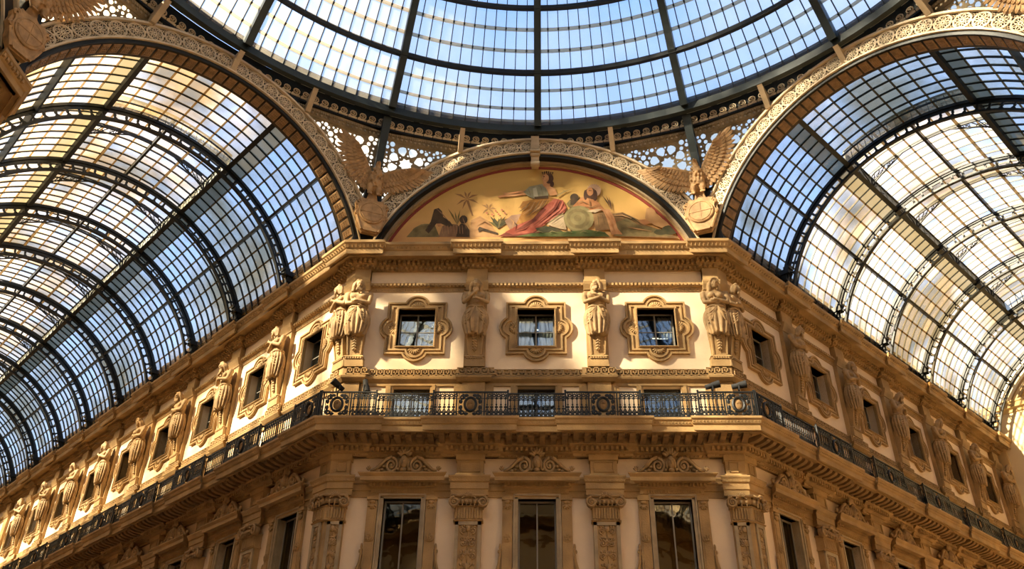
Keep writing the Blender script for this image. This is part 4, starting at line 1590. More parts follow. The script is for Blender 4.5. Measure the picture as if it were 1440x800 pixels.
# ------------------------------------------------------------------ dome
DX = 0.10
def polar(rr, az, z):
    return (rr * sin(az), rr * cos(az), z)
PROF = [(14.02, 22.55), (12.85, 24.20), (11.55, 26.25), (10.0, 28.25), (8.2, 30.0), (6.0, 31.45), (3.5, 32.5), (1.6, 32.9)]
def prof_pt(s, t, outw=0.0):
    """s section, t 0..1; bulging slightly between the hoops"""
    (r0, z0), (r1, z1) = PROF[s], PROF[s + 1]
    b = .06 * sin(pi * t)
    dx, dz = r1 - r0, z1 - z0
    L = hypot(dx, dz)
    nx, nz = dz / L, -dx / L
    return r0 + dx * t + nx * (b + outw), z0 + dz * t + nz * (b + outw)
dome = empty('ceiling_dome', (DX, CY, 0), 0, 'round iron and glass dome over the octagon', None, None, 'structure')
NSEC = len(PROF) - 1
SA = pi / 8
def hoop_me(r, z, w, h, name, m, n=128):
    mb = MB()
    rings = []
    vs, fs = [], []
    for i in range(n):
        a = 2 * pi * i / n
        vs += [polar(r - w / 2, a, z - h / 2), polar(r + w / 2, a, z - h / 2), polar(r + w / 2, a, z + h / 2), polar(r - w / 2, a, z + h / 2)]
    for i in range(n):
        j = (i + 1) % n
        for q in range(4):
            fs.append((4 * i + q, 4 * j + q, 4 * j + (q + 1) % 4, 4 * i + (q + 1) % 4))
    mb.add(vs, fs)
    return mb.mesh(name, m)
# ribs
mb = MB()
rings = []
for s in range(NSEC):
    for t in (0, .25, .5, .75):
        rings.append((s, t))
rings.append((NSEC - 1, 1.0))
rr = []
for s, t in rings:
    ri, zi = prof_pt(s, t, -.30)
    ro, zo = prof_pt(s, t, .10)
    rr.append([(-.13, ri, zi), (.13, ri, zi), (.13, ro, zo), (-.13, ro, zo)])
mb.loft(rr)
RIB = mb.mesh('rib', M['iron_ring'])
for k in range(16):
    part('rib', RIB, dome, (0, 0, 0), -k * SA)
# springing ring
part('springing_ring', hoop_me(14.06, 22.42, .20, .30, 'springing_ring', M['iron_ring']), dome)
part('ring_gutter', hoop_me(14.44, 22.95, .62, .12, 'ring_gutter', M['iron']), dome)
for s in range(1, NSEC + 1):
    r_, z_ = PROF[s]
    part('hoop', hoop_me(r_ - .12, z_ - .18, .14, .16, 'hoop', M['iron']), dome)
    part('hoop', hoop_me(r_ + .05, z_ + .06, .14, .14, 'hoop', M['iron']), dome)
# white light strips on the ring
mb = MB()
for i in range(80):
    if i % 5 == 4:
        continue
    a0_, a1_ = 2 * pi * i / 80, 2 * pi * (i + .8) / 80
    pts = [polar(14.19, a0_ + (a1_ - a0_) * q / 3, 22.30) for q in range(4)]
    mb.tube(pts, .014, 4)
part('light_strips', mb.mesh('light_strips', M['zinc']), dome, stuff=True)
# panes: 12 per sector, 3 courses per section
NP, NC = 12, 3
def dome_pane(s, c):
    t0, t1 = (c + .05) / NC, (c + .99) / NC
    da = SA / NP * .47
    (ri, zi), (ro, zo) = prof_pt(s, t0), prof_pt(s, t1)
    (rI, zI), (rO, zO) = prof_pt(s, t0, .012), prof_pt(s, t1, .012)
    def q(r, z, a):
        return polar(r, a, z)
    mb = MB()
    mb.add([q(ri, zi, -da), q(ri, zi, da), q(ro, zo, da), q(ro, zo, -da), q(rI, zI, -da), q(rI, zI, da), q(rO, zO, da), q(rO, zO, -da)],
           [(0, 1, 2, 3), (4, 7, 6, 5), (0, 4, 5, 1), (1, 5, 6, 2), (2, 6, 7, 3), (3, 7, 4, 0)])
    return mb
def rot_add(dst, src, a):
    c, s = cos(a), sin(a)
    dst.add([(x * c + y * s, -x * s + y * c, z) for x, y, z in src.v], src.f)
for s in range(NSEC):
    for c in range(NC):
        src = dome_pane(s, c)
        me = src.mesh('pane', M['glass'])
        rest = MB()
        for k in range(16):
            for i in range(NP):
                a = (k + (i + .5) / NP) * SA
                aa = (a + pi) % (2 * pi) - pi
                if s < 2 and abs(aa) < 2 * SA:
                    part('pane', me, dome, (0, 0, 0), -a)
                else:
                    rot_add(rest, src, a)
        part('panes', rest.mesh('panes', M['glass']), dome, stuff=True)
# glazing bars and lap strips
bars, laps = MB(), MB()
for s in range(NSEC):
    for k in range(16):
        for i in range(1, NP):
            a = (k + i / NP) * SA
            one = MB()
            rr = []
            for t in (0, .33, .66, 1):
                ri, zi = prof_pt(s, t, -.05)
                ro, zo = prof_pt(s, t, .03)
                rr.append([(-.014, ri, zi), (.014, ri, zi), (.014, ro, zo), (-.014, ro, zo)])
            one.loft(rr)
            rot_add(bars, one, a)
            for c in (1, 2):
                ri, zi = prof_pt(s, c / NC, -.05)
                bars_c = MB()
                bars_c.box(-.03, .03, ri - .03, ri + .03, zi - .03, zi + .03)
                rot_add(bars, bars_c, a)
    for c in (1, 2):
        mbl = []
        n = 128
        vs, fs = [], []
        (r0, z0), (r1, z1) = prof_pt(s, c / NC - .03, .018), prof_pt(s, c / NC + .03, .018)
        (r2, z2), (r3, z3) = prof_pt(s, c / NC + .03, .03), prof_pt(s, c / NC - .03, .03)
        for i in range(n):
            a = 2 * pi * i / n
            vs += [polar(r0, a, z0), polar(r1, a, z1), polar(r2, a, z2), polar(r3, a, z3)]
        for i in range(n):
            j = (i + 1) % n
            for q in range(4):
                fs.append((4 * i + q, 4 * j + q, 4 * j + (q + 1) % 4, 4 * i + (q + 1) % 4))
        laps.add(vs, fs)
part('glazing_bars', bars.mesh('glazing_bars', M['iron']), dome, stuff=True)
part('lap_strips', laps.mesh('lap_strips', M['lap']), dome, stuff=True)
# lantern cap
part('lantern_ring', hoop_me(1.6, 33.0, .3, .4, 'lantern_ring', M['iron'], 32), dome)
mb = MB()
mb.tube([(0, 0, 33.1), (0, 0, 33.3)], [1.7, 1.5], 32)
part('lantern_cap', mb.mesh('lantern_cap', M['zinc']), dome)

# --- pendentive ring: frieze of running scrolls, consoles, corner mullions, fretwork --------------------
pend = empty('trim_9', (DX * .5, CY, 0), 0, 'fretwork and running scroll frieze between the arches and the dome ring', None, None, 'structure')
part('frieze_back', hoop_me(14.74, 22.46, .06, .80, 'frieze_back', M['iron']), pend)
part('frieze_rim', hoop_me(14.80, 22.05, .34, .07, 'frieze_rim', M['iron']), pend)
sc = MB()
sp = spiral(0, .03, .15, .014, 1.8, -pi / 2, 18, 1)
for j in range(18):
    (x0, z0), (x1, z1) = sp[j], sp[j + 1]
    w0 = .021 - .006 * j / 18
    m0 = hypot(x0, z0 - .02)
    m1 = hypot(x1, z1 - .02)
    def off(x, z, w):
        d = hypot(x, z - .02) or 1
        return x + x / d * w, z + (z - .02) / d * w
    a_, b_ = off(x0, z0, w0), off(x1, z1, w0)
    c_, d_ = off(x1, z1, -w0), off(x0, z0, -w0)
    sc.add([(a_[0], 0, a_[1]), (b_[0], 0, b_[1]), (c_[0], 0, c_[1]), (d_[0], 0, d_[1]), (a_[0], -.035, a_[1]), (b_[0], -.035, b_[1]), (c_[0], -.035, c_[1]), (d_[0], -.035, d_[1])],
           [(4, 5, 6, 7), (0, 1, 5, 4), (2, 3, 7, 6)])
sc.box(-.165, .165, -.03, 0, -.20, -.115)
sc.add([(-.165, 0, -.12), (-.05, 0, -.12), (-.10, 0, -.04), (-.165, -.03, -.12), (-.05, -.03, -.12), (-.10, -.03, -.04)], [(0, 1, 2), (3, 5, 4), (0, 3, 4, 1), (1, 4, 5, 2), (2, 5, 3, 0)])
SCR = sc.mesh('running_scroll', M['cast'])
NS = 8
restm = MB()
for k in range(32):
    for i in range(NS):
        a = (k + (i + .55) / NS) * (pi / 16) * 1.0
        aa = (a + pi) % (2 * pi) - pi
        fr = (a / (pi / 16)) % 1
        if abs(aa) < radians(75):
            o = part('running_scroll', SCR, pend, polar(14.66, a, 22.32), pi - a)
            o.rotation_euler = (0, 0, -a)
        else:
            one = MB()
            one.add([(x, y + 14.66, z + 22.32) for x, y, z in sc.v], sc.f)
            rot_add(restm, one, a)
part('running_scrolls', restm.mesh('running_scrolls', M['cast']), pend, stuff=True)
# tan consoles, corner mullions
cons = MB()
cons.add([(-.09, 14.0, 22.25), (.09, 14.0, 22.25), (.09, 14.75, 22.25), (-.09, 14.75, 22.25), (-.09, 14.58, 21.60), (.09, 14.58, 21.60), (.09, 14.80, 21.60), (-.09, 14.80, 21.60)],
         [(0, 1, 2, 3), (4, 7, 6, 5), (0, 4, 5, 1), (1, 5, 6, 2), (2, 6, 7, 3), (3, 7, 4, 0)])
CON = cons.mesh('console', M['cast_tan'])
mul = MB()
mul.loft([[(-.15, 14.25, 22.3), (.15, 14.25, 22.3), (.15, 14.95, 22.3), (-.15, 14.95, 22.3)],
          [(-.13, 14.85, 21.0), (.13, 14.85, 21.0), (.13, 15.45, 21.0), (-.13, 15.45, 21.0)],
          [(-.12, 15.45, 19.2), (.12, 15.45, 19.2), (.12, 15.95, 19.2), (-.12, 15.95, 19.2)],
          [(-.12, 15.55, 17.3), (.12, 15.55, 17.3), (.12, 15.98, 17.3), (-.12, 15.98, 17.3)]])
MUL = mul.mesh('corner_mullion', M['iron_ring'])
mul2 = MB()
mul2.loft([[(-.55, 15.5, 17.2), (.55, 15.5, 17.2), (.75, 16.3, 17.2), (-.75, 16.3, 17.2)], [(-.30, 15.4, 19.6), (.30, 15.4, 19.6), (.35, 15.95, 19.6), (-.35, 15.95, 19.6)],
           [(-.12, 15.3, 20.3), (.12, 15.3, 20.3), (.12, 15.85, 20.3), (-.12, 15.85, 20.3)]])
SPR = mul2.mesh('springer_block', M['iron'])
for k in range(32):
    a = k * pi / 16
    if k % 4 == 2:
        part('corner_mullion', MUL, pend, (0, 0, 0), -a)
        part('springer_block', SPR, pend, (0, 0, 0), -a)
    elif k % 4 == 0:
        if k:
            part('console', CON, pend, (0, 0, 0), -a)
    else:
        part('console', CON, pend, (0, 0, 0), -a)

# fretwork panel: cone patch beside each corner mullion, pierced by stars
def cone(az, s):
    """s = slant length downwards from the frieze"""
    r = 14.80 + .50 * s
    z = 22.02 - .866 * s
    return polar(r, az, z)
def fret_me(sgn):
    """half pendentive from the corner (az 0) towards the middle of a side"""
    R0 = 15.1
    amax = radians(12.5)
    # lower edge: outside the arch circle of the neighbouring side
    low = []
    nn = 22
    for i in range(nn + 1):
        az = amax * i / nn
        # side mid is at az = 22.5 deg; x measured along the side
        s = 0.0
        while s < 3.6:
            x, y, z = cone(az - pi / 8, s)
            if z < ZA + sqrt(max(0, (R_OUT + .02) ** 2 - x * x)):
                break
            s += .02
        low.append((az * R0, -min(s, 2.6)))
    low = [(x, y) for x, y in low if y < -.12] or [(0, -1), (.5, -.2)]
    outer = [(0.12, 0.0), (low[-1][0], 0.0)] + [(x, y) for x, y in low[::-1] if x > .13] + [(.12, low[0][1])]
    def inside(x, y, m):
        pts = outer
        # distance to polygon edges and inside test
        c = False
        dmin = 9
        for i in range(len(pts)):
            x0, y0 = pts[i]
            x1, y1 = pts[(i + 1) % len(pts)]
            if (y0 > y) != (y1 > y) and x < (x1 - x0) * (y - y0) / (y1 - y0) + x0:
                c = not c
            L2 = (x1 - x0) ** 2 + (y1 - y0) ** 2 or 1e-9
            t = max(0, min(1, ((x - x0) * (x1 - x0) + (y - y0) * (y1 - y0)) / L2))
            dmin = min(dmin, hypot(x - x0 - t * (x1 - x0), y - y0 - t * (y1 - y0)))
        return c and dmin > m
    holes, used = [], []
    def try_hole(cx, cy, r, poly):
        if not all(inside(x, y, .03) for x, y in poly):
            return
        for (ux, uy, ur) in used:
            if hypot(cx - ux, cy - uy) < r + ur + .012:
                return
        used.append((cx, cy, r))
        holes.append(poly)
    cx, cy = 1.02, -1.02
    star = [(cx + (.27 if i % 2 else .19) * cos(i * pi / 8), cy + (.24 if i % 2 else .175) * sin(i * pi / 8)) for i in range(16)]
    try_hole(cx, cy, .25, star)
    for k in range(8):
        a = pi / 8 + k * pi / 4
        px, py = cx + .50 * cos(a), cy + .50 * sin(a)
        kite = []
        for t, w in ((-.17, .03), (-.02, .16), (.11, .15), (.165, .06)):
            kite.append((px + t * cos(a) - w * sin(a), py + t * sin(a) + w * cos(a)))
        for t, w in ((.165, -.06), (.11, -.15), (-.02, -.16), (-.17, -.03)):
            kite.append((px + t * cos(a) - w * sin(a), py + t * sin(a) + w * cos(a)))
        try_hole(px, py, .15, kite)
    rnd = random.Random(11)
    for r in (.10, .075, .055, .04, .028):
        for _ in range(260):
            x, y = rnd.uniform(.1, 3.2), rnd.uniform(-2.6, -.34)
            n = 9 if r > .05 else 7
            try_hole(x, y, r, [(x + r * cos(2 * pi * i / n), y + r * sin(2 * pi * i / n)) for i in range(n)])
    vs, fs = plate_geo(outer, holes, .05)
    mb = MB()
    out = []
    for x, y, z in vs:
        az = x / R0
        r = 14.80 - .50 * y - z * .866
        zz = 22.02 + .866 * y - z * .5
        out.append(polar(r, sgn * az, zz))
    mb.add(out, fs)
    # cresting leaves along the top
    for i in range(int(low[-1][0] / .17)):
        x = .2 + i * .17
        for t in (-1, 1):
            az = sgn * (x + t * .04) / R0
            p = polar(14.74, az, 21.93)
            mb.ellipsoid(p, (.045, .03, .055), 6, 4)
        p = polar(14.76, sgn * x / R0, 21.80)
        mb.ellipsoid(p, (.05, .03, .06), 6, 4)
    return mb.mesh('fretwork', M['fret']), outer
M['fret'] = mat('tan_fretwork_iron', (0.30, 0.23, 0.13), 0.6, 0.1, var=0.25, scale=3)
M['glass_p'] = glass_mat('milky_fretwork_glass', 0.45, (0.95, 0.90, 0.74), (1, 1, 1), 0.04, 0.15)
for sgn in (-1, 1):
    fm, outer = fret_me(sgn)
    mb = MB()
    n = 12
    xs = [p[0] for p in outer]
    gx1 = max(xs)
    vs, fs = [], []
    for i in range(n + 1):
        for j in range(2):
            x = .12 + (gx1 - .12) * i / n
            y = 0 if j == 0 else (min([p[1] for p in outer if abs(p[0] - x) < .25] or [-.2]) + .04)
            for dz in (.10, .112):
                vs.append(polar(14.80 - .50 * y + dz * .866, sgn * x / 15.1, 22.02 + .866 * y + dz * .5))
    for i in range(n):
        b = i * 4
        fs += [(b, b + 2, b + 6, b + 4), (b + 1, b + 5, b + 7, b + 3), (b, b + 4, b + 5, b + 1), (b + 2, b + 3, b + 7, b + 6)]
    mb.add(vs, fs)
    gm = mb.mesh('fretwork_glass', M['glass_p'])
    for k in range(8):
        a = (k + .5) * pi / 4
        f = part('fretwork', fm, pend, (0, 0, 0), -a)
        part('fretwork_glass', gm, f)
# ------------------------------------------------------------------ arm vaults (local: x along the arm, y across, z up)
RV = 6.10
TH_STEP = 67.0
M['smoke'] = glass_mat('grey_brown_glass', 0.30, (0.24, 0.20, 0.12), (.85, .85, .8), 0.05, 0.1)  # darker grey-brown glass for the rows beside the lantern step
def vp(t, deg, r, near=1):
    a = radians(deg)
    return (t, near * r * cos(a), ZC + r * sin(a))

def vault_rib_me():
    mb = MB()
    a0, a1 = 13, 167
    def arc(r0, r1, x, n=60, b0=a0, b1=a1):
        rings = []
        for i in range(n + 1):
            d = b0 + (b1 - b0) * i / n
            p, q = vp(0, d, r0), vp(0, d, r1)
            rings.append([(-x, p[1], p[2]), (x, p[1], p[2]), (x, q[1], q[2]), (-x, q[1], q[2])])
        mb.loft(rings)
    arc(5.97, 6.08, .07)
    arc(5.52, 5.60, .07)
    arc(5.85, 5.97, .025)
    n = 38
    for i in range(n + 1):
        d = a0 + (a1 - a0) * i / n
        prof = [(5.58, .95), (5.64, .75), (5.70, .22), (5.74, .42), (5.80, .42), (5.84, .22), (5.90, .75), (5.98, .95)]
        pts = [vp(0, d - w, r) for r, w in prof] + [vp(0, d + w, r) for r, w in prof[::-1]]
        m = len(pts)
        vs = [(-.03, p[1], p[2]) for p in pts] + [(.03, p[1], p[2]) for p in pts]
        mb.add(vs, [(0, 1, 14, 15), (1, 2, 13, 14), (2, 3, 12, 13), (3, 4, 11, 12), (4, 5, 10, 11), (5, 6, 9, 10), (6, 7, 8, 9)] +
               [tuple(m + q for q in f[::-1]) for f in ((0, 1, 14, 15), (1, 2, 13, 14), (2, 3, 12, 13), (3, 4, 11, 12), (4, 5, 10, 11), (5, 6, 9, 10), (6, 7, 8, 9))] +
               [(j, (j + 1) % m, m + (j + 1) % m, m + j) for j in range(m)])
    # foot consoles
    for s in (-1, 1):
        p = vp(0, 20, 5.80, s)
        mb.box(-.16, .16, min(s * 5.40, s * 6.1), max(s * 5.40, s * 6.1), 18.05, 18.25)
        mb.box(-.11, .11, min(s * 5.55, s * 6.1), max(s * 5.55, s * 6.1), 17.80, 18.05)
        mb.ellipsoid((0, s * 5.62, 17.75), (.09, .09, .12), 8, 5)
        mb.box(-.14, .14, min(s * 5.35, s * 5.6), max(s * 5.35, s * 5.6), 18.25, 18.36)
    return mb.mesh('rib', M['iron'])
VRIB = vault_rib_me()

def purlin_me(L, deg, r0, r1, hw, m, name, near=1):
    """beam along the arm"""
    mb = MB()
    n = 2
    a = radians(deg)
    ty, tz = -near * sin(a), cos(a)
    def P(t, r, w):
        p = vp(t, deg, r, near)
        return (t, p[1] + ty * w, p[2] + tz * w)
    mb.loft([[P(0, r0, -hw), P(0, r0, hw), P(0, r1, hw), P(0, r1, -hw)], [P(L, r0, -hw), P(L, r0, hw), P(L, r1, hw), P(L, r1, -hw)]])
    return mb.mesh(name, m)

RL = 6.66
def lant_angle(y):
    return math.degrees(math.acos(y / RL))
YS = RV * cos(radians(TH_STEP))
AL = lant_angle(YS)

def pane_mb(t0, t1, d0, d1, r, near):
    mb = MB()
    g = .008
    vs = []
    for rr in (r, r + .012):
        vs += [vp(t0 + g, d0, rr, near), vp(t1 - g, d0, rr, near), vp(t1 - g, d1, rr, near), vp(t0 + g, d1, rr, near)]
    mb.add(vs, [(0, 1, 2, 3), (4, 7, 6, 5), (0, 4, 5, 1), (1, 5, 6, 2), (2, 6, 7, 3), (3, 7, 4, 0)])
    return mb

ROWS = [(13 + 30.5 / 5 * i, 13 + 30.5 / 5 * (i + 1)) for i in range(5)] + [(43.5 + 23.5 / 4 * i, 43.5 + 23.5 / 4 * (i + 1)) for i in range(4)]
def vault(name, ang, T1, t_lant, near, detail, lab):
    """near = sign of the local y side that faces the photographed walls"""
    d = Vector((cos(ang), sin(ang)))
    o = (d.x * AP, CY + d.y * AP, 0)
    root = empty(name, o, ang, lab, None, None, 'structure')
    ribs = [4.27 + SP * k for k in range(12) if 4.27 + SP * k < T1 + .5]
    for t in ribs:
        part('rib', VRIB, root, (t, 0, 0))
    BW = SP / 8
    t_first = 4.27 - 8 * BW
    nb = int(round((T1 - t_first) / BW))
    cols = [(t_first + i * BW, t_first + (i + 1) * BW) for i in range(nb)]
    rows = [(a, b, RV) for a, b in ROWS]
    rows += [(180 - b, 180 - a, RV) for a, b in ROWS]
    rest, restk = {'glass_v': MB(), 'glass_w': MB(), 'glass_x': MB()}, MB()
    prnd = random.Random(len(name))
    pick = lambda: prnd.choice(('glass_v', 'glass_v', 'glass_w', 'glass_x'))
    one_lim = 4 if detail else 0
    for (a, b, r) in rows:
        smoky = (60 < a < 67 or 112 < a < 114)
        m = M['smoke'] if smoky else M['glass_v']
        me = {}
        for i, (t0, t1) in enumerate(cols):
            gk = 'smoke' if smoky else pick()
            if smoky and t0 < 4.2:
                m_ = M['glass_v']
            if detail and a < 67 and i < 8 * one_lim and a > 18:
                if gk not in me:
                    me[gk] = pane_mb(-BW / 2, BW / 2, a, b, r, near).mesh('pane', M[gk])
                part('pane', me[gk], root, ((t0 + t1) / 2, 0, 0))
            else:
                q = pane_mb(t0, t1, a, b, r, near)
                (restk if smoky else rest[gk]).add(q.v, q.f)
    # crown: plain vault in the first bay and past the raised lantern, lantern between
    la, lb = t_lant
    crown = [(67 + 46 / 8 * i, 67 + 46 / 8 * (i + 1)) for i in range(8)]
    lrow = [(AL + (180 - 2 * AL) / 8 * i, AL + (180 - 2 * AL) / 8 * (i + 1)) for i in range(8)]
    for t0, t1 in cols:
        tm = (t0 + t1) / 2
        inl = la < tm < lb
        for (a, b) in (lrow if inl else crown):
            q = pane_mb(t0, t1, a, b, RL if inl else RV, near)
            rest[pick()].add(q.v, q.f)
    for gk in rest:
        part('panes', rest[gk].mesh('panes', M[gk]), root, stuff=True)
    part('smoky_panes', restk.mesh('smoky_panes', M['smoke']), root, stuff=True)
    # glazing bars across, one per pane column
    bars = MB()
    for i in range(nb + 1):
        t = t_first + i * BW
        inl = la + .01 < t < lb - .01
        def arc(r0, r1, b0, b1, n):
            rings = []
            for j in range(n + 1):
                dd = b0 + (b1 - b0) * j / n
                p, q = vp(t, dd, r0), vp(t, dd, r1)
                rings.append([(t - .013, p[1], p[2]), (t + .013, p[1], p[2]), (t + .013, q[1], q[2]), (t - .013, q[1], q[2])])
            bars.loft(rings)
        if inl:
            arc(6.05, 6.13, 13, TH_STEP, 10)
            arc(6.05, 6.13, 180 - TH_STEP, 167, 10)
            arc(RL - .05, RL + .03, AL, 180 - AL, 10)
        else:
            arc(6.05, 6.13, 13, 167, 26)
    part('glazing_bars', bars.mesh('glazing_bars', M['iron']), root, stuff=True)
    # lap strips between courses
    laps = MB()
    L = cols[-1][1] - t_first
    def strip(dg, r, hw, x0, x1, h=.02):
        a = radians(dg)
        for s in (1,):
            ty, tz = -sin(a), cos(a)
            def P(t, rr, w):
                p = vp(t, dg, rr)
                return (t, p[1] + ty * w, p[2] + tz * w)
            laps.loft([[P(x0, r - h, -hw), P(x0, r - h, hw), P(x0, r, hw), P(x0, r, -hw)], [P(x1, r - h, -hw), P(x1, r - h, hw), P(x1, r, hw), P(x1, r, -hw)]])
    xe = t_first + L
    for a, b in ROWS:
        if abs(a - 43.5) < .1 or a < 14:
            continue
        strip(a, RV, .035, t_first, xe)
        strip(180 - a, RV, .035, t_first, xe)
    for a, b in crown[1:]:
        strip(a, RV, .035, t_first, la)
        if xe > lb + .3:
            strip(a, RV, .035, lb, xe)
    for i, (a, b) in enumerate(lrow[1:]):
        strip(a, RL, .03 if i % 2 == 0 else .045, la, lb, .03 if i % 2 == 0 else .08)
    part('lap_strips', laps.mesh('lap_strips', M['lap_dark']), root, stuff=True)
    # purlins
    for dg in (43.5, 136.5):
        part('purlin', purlin_me(L, dg, 5.88, 6.1, .05, M['iron'], 'purlin'), root, (t_first, 0, 0))
    for dg in (TH_STEP, 180 - TH_STEP):
        part('purlin', purlin_me(L, dg, 5.92, 6.1, .09, M['iron'], 'purlin'), root, (t_first, 0, 0))
    part('purlin', purlin_me(lb - la, 90, 6.42, 6.6, .045, M['iron'], 'purlin'), root, (la, 0, 0))
    # upright sides and gables of the lantern
    zs0, zs1 = ZC + RV * sin(radians(TH_STEP)), ZC + RL * sin(radians(AL))
    for s in (-1, 1):
        mb = MB()
        y0, y1 = sorted((s * YS, s * (YS + .03)))
        n = int((lb - la) / (BW))
        mb.box(la, lb, y0, y1, zs0, zs1)
        for i in range(n + 1):
            x = la + (lb - la) * i / n
            mb.box(x - .012, x + .012, min(s * (YS - .03), s * YS), max(s * (YS - .03), s * YS), zs0, zs1)
        part('lantern_side', mb.mesh('lantern_side', M['zinc']), root)
        part('lantern_rail', purlin_me(lb - la, AL, RL - .08, RL + .02, .04, M['iron'], 'lantern_rail', s), root, (la, 0, 0))
    for x in (la, lb):
        mb = MB()
        n = 16
        up = [vp(x, AL + (180 - 2 * AL) * i / n, RL - .01) for i in range(n + 1)]
        lo = [vp(x, TH_STEP + (180 - 2 * TH_STEP) * i / n, RV) for i in range(n + 1)]
        vs = up + lo + [(p[0] + .012, p[1], p[2]) for p in up + lo]
        m = 2 * (n + 1)
        fs = []
        for i in range(n):
            fs += [(i, i + 1, n + 2 + i, n + 1 + i), (m + i, m + n + 1 + i, m + n + 2 + i, m + i + 1)]
        mb.add(vs, fs)
        part('gable_glass', mb.mesh('gable_glass', M['glass_v']), root)
        mb = MB()
        for i in range(1, n):
            mb.tube([up[i], lo[i]], .015, 4)
        mb.tube(up, .04, 5)
        part('gable_bars', mb.mesh('gable_bars', M['iron']), root)
    # lantern frames half way between ribs with fretted brackets
    mb = MB()
    rings = []
    for j in range(25):
        dd = AL + 2 + (176 - 2 * AL) * j / 24
        p, q = vp(0, dd, RL - .16), vp(0, dd, RL - .08)
        rings.append([(-.025, p[1], p[2]), (.025, p[1], p[2]), (.025, q[1], q[2]), (-.025, q[1], q[2])])
    mb.loft(rings)
    for s in (-1, 1):
        foot = Vector((0, s * (YS - .05), zs0 - .05))
        top = Vector(vp(0, AL + 13, RL - .14, s))
        c1 = Vector((0, s * (YS - .12), zs0 + .45))
        c2 = Vector((0, s * (YS - .55), zs0 + .35))
        mb.tube([tuple(foot), tuple(foot.lerp(c2, .5) + Vector((0, s * .06, 0))), tuple(c2), tuple(top)], [.05, .035, .035, .03], 6)
        mb.tube([tuple(foot), tuple(c1), tuple(Vector(vp(0, AL + 3, RL - .12, s)))], .035, 6)
        for k in range(5):
            f = .2 + k * .17
            p = foot.lerp(c2, min(1, f)) if k < 3 else c2.lerp(top, (f - .5))
            q = Vector(vp(0, AL + 2 + k * 2.2, RL - .14, s))
            mb.tube([tuple(p), tuple(q)], .02, 5)
            mb.tube([tuple((p + q) / 2 + Vector((0, .07 * cos(a * pi / 4), .07 * sin(a * pi / 4)))) for a in range(9)], .014, 4)
        for e in (-1, 1):
            mb.tube([tuple(foot), (e * .35, foot.y - s * .02, foot.z + .22), (e * .8, s * (YS - .03), zs1 - .05)], [.035, .025, .02], 5)
            mb.tube([tuple(foot), (e * .5, foot.y, foot.z + .08), (e * 1.2, s * (YS - .02), zs1 - .3)], .02, 5)
    LF = mb.mesh('lantern_frame', M['iron'])
    for t in ribs:
        x = t + SP / 2
        if la < x < lb:
            part('lantern_frame', LF, root, (x, 0, 0))
    # gutter board at the foot of the glass
    for s in (-1, 1):
        mb = MB()
        y0, y1 = sorted((s * 5.86, s * 6.2))
        mb.box(t_first + .25, xe, y0, y1, 18.36, 18.50)
        part('gutter_board', mb.mesh('gutter_board', M['stone_dark']), root)
    return root

vault('ceiling_left', 3 * pi / 4, L_END, (4.27, 40.0), -1, True, 'iron and glass barrel vault over the left arm')
vault('ceiling_right', pi / 4, R_END, (4.27, 19.87), 1, True, 'iron and glass barrel vault over the right arm')
vault('ceiling_back_left', 5 * pi / 4, 20.0, (4.27, 15.97), 1, False, 'iron and glass barrel vault behind the viewer on the left')
vault('ceiling_back_right', 7 * pi / 4, 20.0, (4.27, 15.97), 1, False, 'iron and glass barrel vault behind the viewer on the right')

# ------------------------------------------------------------------ other walls of the octagon and arms
def plain_wall(name, origin, rz, u0, u1, k0, k1, lab, fancy):
    r = empty(name, (origin[0], origin[1], 0), rz, lab, None, None, 'structure')
    mb = MB()
    mb.wb(u0, u1, -.35, 0, FLOOR, 18.4)
    part('wall_face', mb.mesh('wall_face', M['plaster']), r)
    mb = MB()
    for pr in (P_CORN, P_PARA if (k0 == 0 or k1 == 0) else P_CORN, P_STR, P_KEY, P_KEYM, P_SLAB, P_ARCHI):
        mb.moulding(pr, u0, u1, 0, k0, k1)
    pu = u0 + 1.0
    ends = []
    if k0:
        ends.append((u0, u0 + CORN, .4142, .55))
    if k1:
        ends.append((u1 - CORN, u1, .55, .4142))
    for (a, b, ka, kb) in ends:
        mb.moulding(P_CORN, a, b, .15, ka, kb)
        mb.moulding([(.2, 12.5), (.2, 16.5)], a, b, 0, ka if ka < .5 else 0, kb if kb < .5 else 0)
    if fancy:
        a, b = u0 - k0 * .3, u1 + k1 * .3
        n = int((b - a) / .155)
        for i in range(n):
            u = a + (i + .5) * (b - a) / n
            mb.wb(u - .045, u + .045, .2, .49 if any(x0 - .3 < u < x1 + .3 for x0, x1, _, _ in ends) else .34, 16.63, 16.76)
            mb.wb(u - .04, u + .04, .7, .98 if any(x0 - .5 < u < x1 + .5 for x0, x1, _, _ in ends) else .84, 16.97, 17.07)
    sp = 4.0 if (k0 and k1) else 3.9
    ps = [-2, 2] if (k0 and k1) else ([4.27 + 3.9 * i for i in range(10) if 4.27 + 3.9 * i < u1] if k0 else [-4.27 - 3.9 * i for i in range(10) if -4.27 - 3.9 * i > u0])
    for p in ps:
        mb.wb(p - .35, p + .35, 0, .16, 10.6, 16.5)
        mb.moulding(P_CORN, p - .35, p + .35, .15, .55, .55)
        mb.wb(p - .4, p + .4, 0, .2, FLOOR, 9.7)
    part('stone_trim', mb.mesh('stone_trim', M['stone']), r)
